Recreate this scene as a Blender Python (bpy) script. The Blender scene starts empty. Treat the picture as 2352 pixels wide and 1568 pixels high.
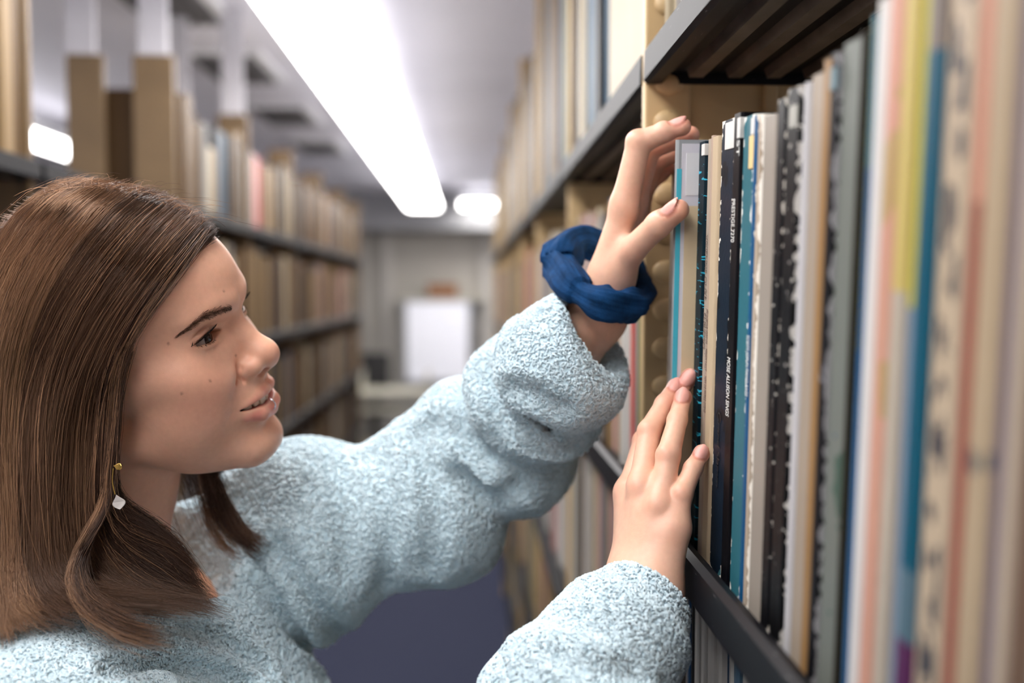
import bpy, bmesh, math, random
import numpy as np
from mathutils import Vector, Matrix
random.seed(7); np.random.seed(7)
scene = bpy.context.scene
COL = scene.collection

# ------------------------------------------------------------------ camera
FPX, CX, CY = 2287.0, 1176.0, 784.0          # focal length and centre in pixels of the 2352x1568 frame
yaw = math.atan(99/FPX); pit = math.atan(117/math.hypot(FPX, 99))
CAM = np.array([0, 0, 1.55])
FW = np.array([math.sin(yaw)*math.cos(pit), math.cos(yaw)*math.cos(pit), -math.sin(pit)])
RT = np.array([math.cos(yaw), -math.sin(yaw), 0.0]); UP = np.cross(RT, FW)
cam_d = bpy.data.cameras.new('camera'); cam = bpy.data.objects.new('camera', cam_d); COL.objects.link(cam)
cam_d.sensor_width = 36.0; cam_d.lens = FPX/2352*36.0; cam_d.clip_start = 0.02; cam_d.clip_end = 60
cam_d.dof.use_dof = True; cam_d.dof.focus_distance = 0.712; cam_d.dof.aperture_fstop = 2.6
M = Matrix(((RT[0], UP[0], -FW[0], 0), (RT[1], UP[1], -FW[1], 0), (RT[2], UP[2], -FW[2], 1.55), (0, 0, 0, 1)))
cam.matrix_world = M
scene.camera = cam
# ------------------------------------------------------------------ exposure and world
scene.cycles.max_bounces = 6; scene.cycles.adaptive_threshold = 0.025; scene.cycles.diffuse_bounces = 4; scene.cycles.glossy_bounces = 2; scene.cycles.caustics_reflective = False; scene.cycles.caustics_refractive = False
scene.view_settings.view_transform = 'Standard'; scene.view_settings.look = 'None'
scene.view_settings.exposure = 0.48; scene.view_settings.gamma = 1.0; scene.view_settings.use_curve_mapping = False
world = bpy.data.worlds.new('world'); scene.world = world; world.use_nodes = True
world.node_tree.nodes['Background'].inputs[0].default_value = (0.9, 0.92, 1.0, 1)
world.node_tree.nodes['Background'].inputs[1].default_value = 0.04
LAMP_STRENGTH = 11.0

def ray(x, y): return FW + RT*(x-CX)/FPX - UP*(y-CY)/FPX
def at_depth(x, y, D): return CAM + ray(x, y)*D
def on_x(x, y, c): d = ray(x, y); return CAM + d*(c/d[0])
def project(P):
    d = np.asarray(P, float)-CAM; z = d@FW
    return np.stack([CX+FPX*(d@RT)/z, CY-FPX*(d@UP)/z, z], -1)

# ------------------------------------------------------------------ helpers
def lin(c):
    f = lambda v: v/12.92 if v <= .04045 else ((v+.055)/1.055)**2.4
    return tuple(f(v/255.0) for v in c)
MATS = {}
def mat(name, rgb, rough=.55, var=.12, scale=30., bump=0., bscale=200., metal=0., spec=.5, stretch=(1, 1, 1), sss=0., rgb2=None):
    """plain painted / paper / metal surface with a little procedural mottling"""
    if name in MATS: return MATS[name]
    m = bpy.data.materials.new(name); m.use_nodes = True; nt = m.node_tree; N = nt.nodes; L = nt.links
    b = N['Principled BSDF']; b.inputs['Roughness'].default_value = rough; b.inputs['Metallic'].default_value = metal
    b.inputs['Specular IOR Level'].default_value = spec
    tc = N.new('ShaderNodeTexCoord'); mp = N.new('ShaderNodeMapping'); mp.inputs['Scale'].default_value = stretch
    L.new(tc.outputs['Object'], mp.inputs[0])
    nz = N.new('ShaderNodeTexNoise'); nz.inputs['Scale'].default_value = scale; nz.inputs['Detail'].default_value = 5
    L.new(mp.outputs[0], nz.inputs['Vector'])
    a = lin(rgb); c2 = lin(rgb2) if rgb2 else tuple(max(0, v*(1-2.2*var)) for v in a)
    rp = N.new('ShaderNodeValToRGB'); rp.color_ramp.elements[0].position = .3; rp.color_ramp.elements[1].position = .7
    rp.color_ramp.elements[0].color = (*c2, 1); rp.color_ramp.elements[1].color = (*a, 1)
    L.new(nz.outputs[0], rp.inputs[0]); L.new(rp.outputs[0], b.inputs['Base Color'])
    if bump:
        n2 = N.new('ShaderNodeTexNoise'); n2.inputs['Scale'].default_value = bscale; n2.inputs['Detail'].default_value = 3
        L.new(mp.outputs[0], n2.inputs['Vector'])
        bp = N.new('ShaderNodeBump'); bp.inputs['Strength'].default_value = bump; bp.inputs['Distance'].default_value = .002
        L.new(n2.outputs[0], bp.inputs['Height']); L.new(bp.outputs[0], b.inputs['Normal'])
    MATS[name] = m; return m

def spine_mat(name, rgb, rgb2=None, wear=.0, wearcol=(226, 220, 208), marks=None, rough=.45, art=None, bands=None, scale=14., cracks=None):
    """printed card: colour mottling, optional worn (white, frayed) long edges, dark marks, printed blotches, colour bands by height"""
    m = bpy.data.materials.new(name); m.use_nodes = True; nt = m.node_tree; N = nt.nodes; L = nt.links
    b = N['Principled BSDF']; b.inputs['Roughness'].default_value = rough; b.inputs['Specular IOR Level'].default_value = .1
    tc = N.new('ShaderNodeTexCoord'); sp = N.new('ShaderNodeSeparateXYZ'); L.new(tc.outputs['Generated'], sp.inputs[0])
    def noise(sc, det=4, vec='Object', st=(1, 1, 1)):
        mp = N.new('ShaderNodeMapping'); mp.inputs['Scale'].default_value = st; L.new(tc.outputs[vec], mp.inputs[0])
        n = N.new('ShaderNodeTexNoise'); n.inputs['Scale'].default_value = sc; n.inputs['Detail'].default_value = det
        L.new(mp.outputs[0], n.inputs['Vector']); return n.outputs[0]
    def math_(op, a, b_=None, clamp=False):
        n = N.new('ShaderNodeMath'); n.operation = op; n.use_clamp = clamp
        for k, v in enumerate((a, b_)):
            if v is None: continue
            if isinstance(v, (int, float)): n.inputs[k].default_value = v
            else: L.new(v, n.inputs[k])
        return n.outputs[0]
    def mix(fac, c1, c2):
        n = N.new('ShaderNodeMix'); n.data_type = 'RGBA'; 
        for k, v in ((0, fac), (6, c1), (7, c2)):
            if isinstance(v, (float, int)): n.inputs[k].default_value = v
            elif isinstance(v, tuple): n.inputs[k].default_value = (*v, 1)
            else: L.new(v, n.inputs[k])
        return n.outputs[2]
    dim = lambda v: tuple(x*.66 for x in lin(v))
    c = dim(rgb); c2 = dim(rgb2) if rgb2 else tuple(v*.82 for v in c)
    col = mix(math_('SMOOTHSTEP' if False else 'MULTIPLY', noise(scale, 5, st=(1, 1, .35)), 1.0), c2, c)
    # blend a touch harder
    if bands:
        for (z0, z1, bc) in bands:
            lo = math_('GREATER_THAN', sp.outputs[2], z0); hi = math_('LESS_THAN', sp.outputs[2], z1)
            col = mix(math_('MULTIPLY', lo, hi), col, dim(bc))
    if art:
        for (ac, thr, sc, z0, z1) in art:
            mask = math_('GREATER_THAN', noise(sc, 3), thr)
            lo = math_('GREATER_THAN', sp.outputs[2], z0); hi = math_('LESS_THAN', sp.outputs[2], z1)
            col = mix(math_('MULTIPLY', mask, math_('MULTIPLY', lo, hi)), col, dim(ac))
    if marks:
        mc, thr, st = marks
        mask = math_('GREATER_THAN', noise(1.0, 2, st=st), thr)
        mid = math_('LESS_THAN', math_('ABSOLUTE', math_('SUBTRACT', sp.outputs[1], .5)), .3)
        col = mix(math_('MULTIPLY', mask, mid), col, lin(mc))
    if cracks:
        cc, thr, st = cracks; mask = math_('GREATER_THAN', noise(1.0, 3, st=st), thr); col = mix(mask, col, lin(cc))
    if wear:
        e = math_('ABSOLUTE', math_('SUBTRACT', sp.outputs[1], .5))            # 0 centre .5 long edges
        ez = math_('ABSOLUTE', math_('SUBTRACT', sp.outputs[2], .5))
        ez2 = math_('MULTIPLY', math_('SUBTRACT', ez, .48), 12.0, True)
        e2 = math_('ADD', e, ez2)
        v = math_('ADD', e2, math_('MULTIPLY', math_('SUBTRACT', noise(150, 6), .5), .55))
        v2 = math_('ADD', v, math_('MULTIPLY', math_('SUBTRACT', noise(14, 2), .5), .45))
        mask = math_('GREATER_THAN', v2, .535-.29*wear)
        col = mix(mask, col, lin(wearcol))
    L.new(col, b.inputs['Base Color'])
    bp = N.new('ShaderNodeBump'); bp.inputs['Strength'].default_value = .12; bp.inputs['Distance'].default_value = .001
    L.new(noise(260, 3), bp.inputs['Height']); L.new(bp.outputs[0], b.inputs['Normal'])
    return m

def new_obj(name, me, parent=None, material=None):
    o = bpy.data.objects.new(name, me); COL.objects.link(o)
    if material is not None and hasattr(me, 'materials'): me.materials.clear(); me.materials.append(material)
    if parent is not None: o.parent = parent
    return o
def mesh(name, V, Fc, smooth=False):
    me = bpy.data.meshes.new(name); me.from_pydata([tuple(v) for v in V], [], Fc); me.update()
    if smooth: me.polygons.foreach_set('use_smooth', [True]*len(me.polygons))
    return me
def bm_mesh(name, bm, smooth=False):
    me = bpy.data.meshes.new(name); bm.normal_update(); bm.to_mesh(me); bm.free()
    if smooth: me.polygons.foreach_set('use_smooth', [True]*len(me.polygons))
    return me
def add_box(bm, lo, hi, bev=0., seg=2, tf=None):
    lo, hi = Vector(lo), Vector(hi); c = (lo+hi)/2; d = hi-lo
    g = bmesh.ops.create_cube(bm, size=1, matrix=Matrix.Translation(c) @ Matrix.Diagonal((*d, 1)))
    vs = g['verts']
    if bev:
        es = list({e for v in vs for e in v.link_edges})
        r = bmesh.ops.bevel(bm, geom=es, offset=bev, segments=seg, affect='EDGES', profile=.5); vs = list({v for f in r['faces'] for v in f.verts} | {v for v in vs if v.is_valid})
    if tf is not None: bmesh.ops.transform(bm, matrix=tf, verts=[v for v in vs if v.is_valid])
    return vs
def box(name, lo, hi, material, parent=None, bev=0., seg=2):
    bm = bmesh.new(); add_box(bm, lo, hi, bev, seg); return new_obj(name, bm_mesh(name, bm), parent, material)
def prism(name, prof, axis, a0, a1, material, parent=None, smooth=False):
    """profile (u,v) list extruded along an axis: axis 'y' -> (u,.,v)=(x,y,z)"""
    n = len(prof); V = []
    for a in (a0, a1):
        for (u, v) in prof: V.append((u, a, v) if axis == 'y' else ((a, u, v) if axis == 'x' else (u, v, a)))
    Fc = [(i, (i+1) % n, n+(i+1) % n, n+i) for i in range(n)] + [tuple(range(n))[::-1], tuple(range(n, 2*n))]
    bm = bmesh.new(); me = mesh(name, V, Fc); bm.from_mesh(me); bmesh.ops.recalc_face_normals(bm, faces=bm.faces); bm.to_mesh(me); bm.free()
    return new_obj(name, me, parent, material)
def thing(name, label, cat, loc=(0, 0, 0), group=None):
    o = bpy.data.objects.new(name, None); COL.objects.link(o); o.location = loc
    return tag(o, label, cat, group)
def tag(o, label=None, cat=None, group=None, kind=None):
    if label: o['label'] = label
    if cat: o['category'] = cat
    if group: o['group'] = group
    if kind: o['kind'] = kind
    return o
def emit_mat(name, rgb, s):
    m = bpy.data.materials.new(name); m.use_nodes = True; N = m.node_tree.nodes; N.clear()
    e = N.new('ShaderNodeEmission'); e.inputs[0].default_value = (*rgb, 1); e.inputs[1].default_value = s
    o = N.new('ShaderNodeOutputMaterial'); m.node_tree.links.new(e.outputs[0], o.inputs[0]); return m

# ------------------------------------------------------------------ room shell
X0, X1, Y0, Y1, ZC = -3.0, 1.7, -2.6, 9.7, 2.47
ceil_m = mat('ceiling_paint', (226, 224, 232), .8, .06, 1.2)
wall_m = mat('wall_paint', (168, 164, 156), .8, .05, 2.)
white_m = mat('white_wall_paint', (222, 220, 224), .8, .05, 2.)
carpet_m = mat('carpet', (54, 60, 88), .95, .25, 160., .6, 500.)
def struct(o, label): return tag(o, label, None, None, 'structure')
struct(box('floor', (X0, Y0, -.1), (X1, Y1, 0), carpet_m), 'dark blue carpet floor of the library aisle')
struct(box('ceiling', (X0, Y0, ZC), (X1, Y1, ZC+.1), ceil_m), 'white painted ceiling above the stacks')
struct(box('wall_back', (X0, Y1, 0), (X1, Y1+.1, ZC), wall_m), 'grey wall at the far end of the aisle')
struct(box('wall_left', (X0-.1, Y0, 0), (X0, Y1, ZC), white_m), 'white wall beyond the shelving on the left')
struct(box('wall_right', (X1, Y0, 0), (X1+.1, Y1, ZC), white_m), 'white wall behind the right-hand shelving')
struct(box('wall_front', (X0, Y0-.1, 0), (X1, Y0, ZC), white_m), 'white wall behind the viewer')
struct(box('trim_1', (X0, 9.25, 2.12), (X1, 9.7, ZC), mat('soffit_paint', (150, 150, 152), .8, .05, 2.)), 'boxed grey soffit along the top of the far wall')
for k, (a, b) in enumerate(((-1.02, -.98), (-.83, -.74), (.12, .2))):
    struct(box('trim_%d' % (k+2), (a, 9.62, 0), (b, 9.7, 2.12), mat('pilaster_paint', (178, 174, 168), .8, .05, 3.)), 'pale upright strip on the far wall')
# ------------------------------------------------------------------ ceiling lamps (real luminaires: white housing, glowing wrap diffuser, end caps)
lamp_e = emit_mat('lamp_diffuser_glow', (1.0, .97, .95), LAMP_STRENGTH)
lamp_up = emit_mat('lamp_uplight_glow', (.97, .96, 1.0), LAMP_STRENGTH*.25)
housing_m = mat('lamp_housing_enamel', (232, 232, 234), .5, .03, 6.)
def lamp(label, x0, x1, y0, y1, z, group=None, along='y'):
    t = thing('ceiling_light', label, 'light', ((x0+x1)/2, (y0+y1)/2, z), group)
    w = (x1-x0)/2 if along == 'y' else (y1-y0)/2; l = (y1-y0)/2 if along == 'y' else (x1-x0)/2
    prof = [(-w, .035), (-w, .012), (-w*.8, 0), (w*.8, 0), (w, .012), (w, .035)]
    hp = [(-w*1.02, .036), (w*1.02, .036), (w*.7, .08), (-w*.7, .08)]
    ps = [prism('diffuser', prof, 'y', -l, l, lamp_e, t), prism('housing', hp, 'y', -l-.01, l+.01, housing_m, t)]
    ps.append(prism('uplight', [(-w*.55, .081), (w*.55, .081), (w*.5, .088), (-w*.5, .088)], 'y', -l+.02, l-.02, lamp_up, t))
    for s in (-1, 1): ps.append(prism('end_cap', [(-w*1.02, .036), (-w*1.02, .01), (-w*.8, -.003), (w*.8, -.003), (w*1.02, .01), (w*1.02, .036)], 'y', s*l, s*(l+.012), housing_m, t))
    for s in (-.8, .8): ps.append(box('stem', (-.01, s*l-.01, .078), (.01, s*l+.01, ZC-z), housing_m, t))
    if along == 'x': t.rotation_euler.z = math.pi/2
    return t
lamp('long glowing ceiling light running above the aisle', -.53, -.25, -.9, 8.7, 2.25)
lamp('short glowing ceiling light across the far end of the aisle', -.07, 1.2, 8.85, 9.15, 2.30, None, 'x')
lamp('glowing ceiling light glimpsed between the tan posts of the left stack', -2.15, -1.99, -1.6, 5.55, 2.25)
lamp('glowing ceiling light over the next aisle behind the right-hand stack', 1.1, 1.38, -1.6, 8.4, 2.25)
vent_m = mat('vent_grey', (96, 94, 96), .6, .1, 20.)
for k, y in enumerate((3.2, 4.15, 5.25, 6.4)):
    t = thing('ceiling_vent', ['dark ceiling vent nearest the viewer above the left stack', 'second dark ceiling vent above the left stack', 'third dark ceiling vent above the left stack', 'farthest dark ceiling vent above the left stack'][k], 'vent', (-.94, y, ZC), 'dark vents in the ceiling')
    box('vent_frame', (-.15, -.26, -.02), (.15, .26, 0), housing_m, t, .004)
    for j in range(6): box('louvre', (-.12+.041*j, -.23, -.035), (-.092+.041*j, .23, -.02), vent_m, t)

# ------------------------------------------------------------------ far end furniture
board_m = mat('whiteboard_enamel', (236, 238, 246), .35, .02, 3.)
alu_m = mat('brushed_aluminium', (170, 172, 176), .4, .05, 40., metal=.6)
cream_m = mat('cream_enamel', (188, 184, 168), .5, .05, 8.)
dark_m = mat('black_plastic', (34, 33, 34), .5, .1, 30.)
t = thing('whiteboard', 'blank whiteboard standing against the grey far wall', 'whiteboard', (-.29, 9.3, 0))
box('writing_surface', (-.285, -.01, .72), (.285, .012, 1.44), board_m, t)
for s in (-1, 1):
    box('side_rail', (s*.3-.016, -.016, .70), (s*.3+.016, .016, 1.46), alu_m, t)
    box('leg', (s*.3-.016, -.016, .03), (s*.3+.016, .016, .70), alu_m, t); box('foot', (s*.3-.02, -.2, 0), (s*.3+.02, .2, .03), alu_m, t)
for z in (.69, 1.45): box('cross_rail', (-.3, -.016, z-.012), (.3, .016, z+.012), alu_m, t)
box('pen_tray', (-.25, -.07, .695), (.25, -.01, .715), alu_m, t)
t = thing('cardboard_box', 'brown cardboard box resting on a wall shelf above the whiteboard', 'box', (-.25, 9.52, 1.48))
card_m = mat('brown_card', (134, 92, 62), .85, .12, 20.)
box('carton', (-.14, -.1, 0), (.14, .1, .13), card_m, t, .003)
for s in (-1, 1): box('flap', (-.14, s*.052-.05, .13), (.14, s*.052+.05, .134), card_m, t)
box('tape', (-.142, -.02, .134), (.142, .02, .1355), mat('parcel_tape', (168, 132, 92), .3, .05, 20.), t)
t = thing('wall_shelf', 'narrow pale shelf fixed to the far wall behind the whiteboard', 'shelf', (-.25, 9.6, 1.46))
box('shelf_board', (-.4, -.2, 0), (.4, .098, .02), cream_m, t)
for s in (-.3, .3): prism('bracket', [(-.18, 0), (.098, 0), (.098, -.16)], 'x', s-.01, s+.01, alu_m, t)
t = thing('book_truck', 'pale cream book truck parked at the far end of the aisle', 'cart', (-.64, 8.6, 0))
for z in (.2, .52): box('shelf_tray', (-.28, -.2, z), (.28, .2, z+.03), cream_m, t, .005)
box('top_tray', (-.3, -.22, .66), (.3, .22, .7), cream_m, t, .006)
for sx in (-1, 1):
    box('end_panel', (sx*.29-.012, -.2, .12), (sx*.29+.012, .2, .86), cream_m, t, .004)
    for sy in (-1, 1):
        bm = bmesh.new(); bmesh.ops.create_cone(bm, cap_ends=True, segments=20, radius1=.06, radius2=.06, depth=.03, matrix=Matrix.Translation((sx*.25, sy*.17, .06)) @ Matrix.Rotation(math.pi/2, 4, 'Y'))
        new_obj('caster', bm_mesh('caster', bm), t, dark_m)
t = thing('desk_chair', 'dark desk chair seen dimly beside the cream book truck', 'chair', (-.86, 9.05, 0))
box('backrest', (-.13, .12, .62), (.13, .18, .98), dark_m, t, .025, 3); box('seat', (-.2, -.2, .43), (.2, .18, .5), dark_m, t, .03, 3)
box('gas_column', (-.025, -.03, .1), (.025, .02, .43), dark_m, t); box('back_support', (-.03, .17, .42), (.03, .2, .7), dark_m, t)
for k in range(5):
    a = k*math.tau/5; bm = bmesh.new(); add_box(bm, (0, -.02, .05), (.24, .02, .1), .006, 2, Matrix.Rotation(a, 4, 'Z')); new_obj('base_arm', bm_mesh('base_arm', bm), t, dark_m)

# ------------------------------------------------------------------ shelving
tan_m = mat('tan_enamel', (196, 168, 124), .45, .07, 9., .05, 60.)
tan2_m = mat('shaded_brown_tan_enamel', (112, 90, 62), .5, .1, 9., .05, 60.)  # brown-tan paint, darkened to hold the shade on the backlit left posts
def black_metal():
    m = mat('black_enamel', (22, 22, 26), .5, .1, 25., spec=.16)
    nt = m.node_tree; N = nt.nodes; L = nt.links; b = N['Principled BSDF']; tc = N.new('ShaderNodeTexCoord')
    mp = N.new('ShaderNodeMapping'); mp.inputs['Scale'].default_value = (600, 60, 600); mp.inputs['Rotation'].default_value = (.3, .2, .5); L.new(tc.outputs['Object'], mp.inputs[0])
    n = N.new('ShaderNodeTexNoise'); n.inputs['Scale'].default_value = 1.; n.inputs['Detail'].default_value = 4; L.new(mp.outputs[0], n.inputs['Vector'])
    r = N.new('ShaderNodeValToRGB'); r.color_ramp.elements[0].position = .70; r.color_ramp.elements[1].position = .78; L.new(n.outputs[0], r.inputs[0])
    mx = N.new('ShaderNodeMix'); mx.data_type = 'RGBA'; L.new(r.outputs[0], mx.inputs[0])
    src = b.inputs['Base Color'].links[0].from_socket; L.new(src, mx.inputs[6]); mx.inputs[7].default_value = (.25, .24, .24, 1); L.new(mx.outputs[2], b.inputs['Base Color'])
    return m
black_m = black_metal()
rib_m = mat('taupe_sheen_metal', (104, 94, 88), .38, .22, 40., metal=.35)  # taupe puts the light reflected off the shelf ribs into their colour
PITCH = .82
bump_mesh = None
def dimple_mesh():
    bm = bmesh.new(); bmesh.ops.create_uvsphere(bm, u_segments=16, v_segments=8, radius=1, matrix=Matrix.Diagonal((.0135, .004, .0105, 1)))
    return bm_mesh('post_bump', bm, True)
def stack(side, frames, levels, label, xf, depth, top, pm):
    """side +1: right-hand stack (front at x=xf, going +x); -1 mirrored. One thing: uprights, shelves with lips and ribs."""
    global bump_mesh
    t = thing('shelving_stack', label, 'shelving', (xf, frames[0], 0))
    if bump_mesh is None: bump_mesh = dimple_mesh(); bump_mesh.materials.append(tan_m)
    def P(x0, x1):
        return (min(side*x0, side*x1), max(side*x0, side*x1))
    for k, y in enumerate(frames):
        yy = y-frames[0]
        if side > 0: posts = ((.002 if k < 3 else .016, .043), (.11, .122), (.3, .342))
        else: posts = ((.02, .12), (.19, .28))
        for (a, b) in posts:
            p = P(a, b); post = box('post', (p[0], yy, 0), (p[1], yy+.016, top), pm, t, .002)
            if side > 0 and a < .01 and k in (1, 2):
                for j in range(9):
                    for z0 in (1.46, 1.80):
                        bo = new_obj('post_bump', bump_mesh, post); bo.location = (.023, yy-.001, z0-.1+.0345*j)
            if side < 0 and k < 3 and a < .05:
                bm = bmesh.new()
                for j in range(46): add_box(bm, (side*.035-.004, yy-.001, 1.2+.02*j), (side*.035+.004, yy+.002, 1.211+.02*j))
                tag(new_obj('slot_column', bm_mesh('slot_column', bm), post, dark_m), kind='stuff')
        a, b = (.043, .30) if side > 0 else (.12, .19)
        p = P(a, b)
        if side > 0: box('end_web', (p[0], yy+.006, .05), (p[1], yy+.011, top), pm, t)
        for z in ((.04, top-.03) if side > 0 else (.04,)): box('tie_bar', (P(.02, depth)[0], yy+.002, z), (P(.02, depth)[1], yy+.014, z+.03), pm, t)
    for k in range(len(frames)-1):
        ya, yb = frames[k]-frames[0]+.017, frames[k+1]-frames[0]-.001
        for z in levels:
            x0, x1 = 0., depth
            lip = [(x0, z-.013), (x0+.004, z-.016), (x0+.016, z-.016), (x0+.016, z-.006), (x1, z-.006), (x1, z), (x0+.018, z), (x0+.013, z+.013), (x0+.006, z+.016), (x0+.001, z+.013)]
            s = prism('shelf', [(side*u, v) for u, v in lip], 'y', ya, yb, black_m, t)
            sc = P(x1-.012, x1); box('back_stop', (sc[0], ya, z), (sc[1], yb, z+.05), black_m, s)
            if k < 3 and z > 1.3:
                for j in range(8):
                    xa = .034+.034*j; pr = [(xa, z-.006), (xa+.003, z-.014), (xa+.015, z-.014), (xa+.018, z-.006)]
                    prism('rib', [(side*u, v) for u, v in pr], 'y', ya+.03, yb-.02, rib_m, s)
                for yq in (ya, yb-.003):
                    pr = [(.004, z-.016), (.3, z-.016), (.3, z+.02), (.03, z+.02), (.018, z)]
                    prism('bracket', [(side*u, v) for u, v in pr], 'y', yq, yq+.003, black_m, s)
    return t
RF = [.89+PITCH*k for k in range(-2, 8)]          # frame positions of the right-hand stack
LF = [1.68+PITCH*k for k in range(-2, 7)]
RLEV = [.265, .625, 1.0, 1.345, 1.749]
LLEV = [.30, .66, 1.02, 1.385, 1.747]
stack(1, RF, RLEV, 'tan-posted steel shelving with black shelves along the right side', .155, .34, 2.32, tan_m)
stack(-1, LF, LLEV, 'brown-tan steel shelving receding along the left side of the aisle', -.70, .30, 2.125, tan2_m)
for k, y in enumerate(LF[2:5]):
    for j, x in enumerate((-.945, -.77)):
        tag(box('ceiling_strut', (x-.035, y+.002, 2.126), (x+.035, y+.014, ZC), mat('grey_strut', (196, 194, 200), .5, .05, 9.)), ['front', 'rear'][1-j]+' pale strut tying the %s left post to the ceiling' % ['nearest', 'second', 'third'][k], 'strut')

# ------------------------------------------------------------------ record albums and volumes
def sleeve_mesh(t, h, d, side=1, curve=.0012):
    """card sleeve / book block: spine at x=0 rounded, thickness along y centred, bottom at z=0, recessed top edge between the boards"""
    r = min(curve*1.6, t*.3); c = min(.0012, t*.2)
    pl = [(r, -t/2), (r*.3, -t/2+r*.5), (0, -t/2+r), (0, t/2-r), (r*.3, t/2-r*.5), (r, t/2), (d, t/2), (d, -t/2)]
    inn = [(r+c*.5, -t/2+c), (r*.5+c*1.2, -t/2+c*1.4), (c*1.5, -t/2+r+c), (c*1.5, t/2-r-c), (r*.5+c*1.2, t/2-c*1.4), (r+c*.5, t/2-c), (d-c, t/2-c), (d-c, -t/2+c)]
    n = len(pl); V = [(side*x, y, 0) for x, y in pl]+[(side*x, y, h) for x, y in pl]+[(side*x, y, h) for x, y in inn]+[(side*x, y, h-.004) for x, y in inn]
    Fc = [tuple(range(n))[::-1]]
    for a, b in ((0, 1), (1, 2), (2, 3)):
        for i in range(n): Fc.append((a*n+i, a*n+(i+1) % n, b*n+(i+1) % n, b*n+i))
    Fc.append(tuple(range(3*n, 4*n)))
    if side < 0: Fc = [f[::-1] for f in Fc]
    return mesh('sleeve', V, Fc)
page_m = mat('page_edges', (214, 202, 178), .8, .12, 300., stretch=(1, 6, .1))
def album(name, label, cat, x, y0, y1, z, h, d, material, group, lean=0., side=1, pages=True):
    t = abs(y1-y0); o = new_obj(name, sleeve_mesh(t*.985, h, d, side), None, material)
    o.location = (x, (y0+y1)/2+math.tan(lean)*h/2, z+abs(math.sin(lean))*t/2); o.rotation_euler.x = lean
    tag(o, label, cat, group)
    if pages: 
        if material.name.startswith('spine'): pass
        o.data.materials.append(page_m); o.data.polygons[-1].material_index = 1
    return o
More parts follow.
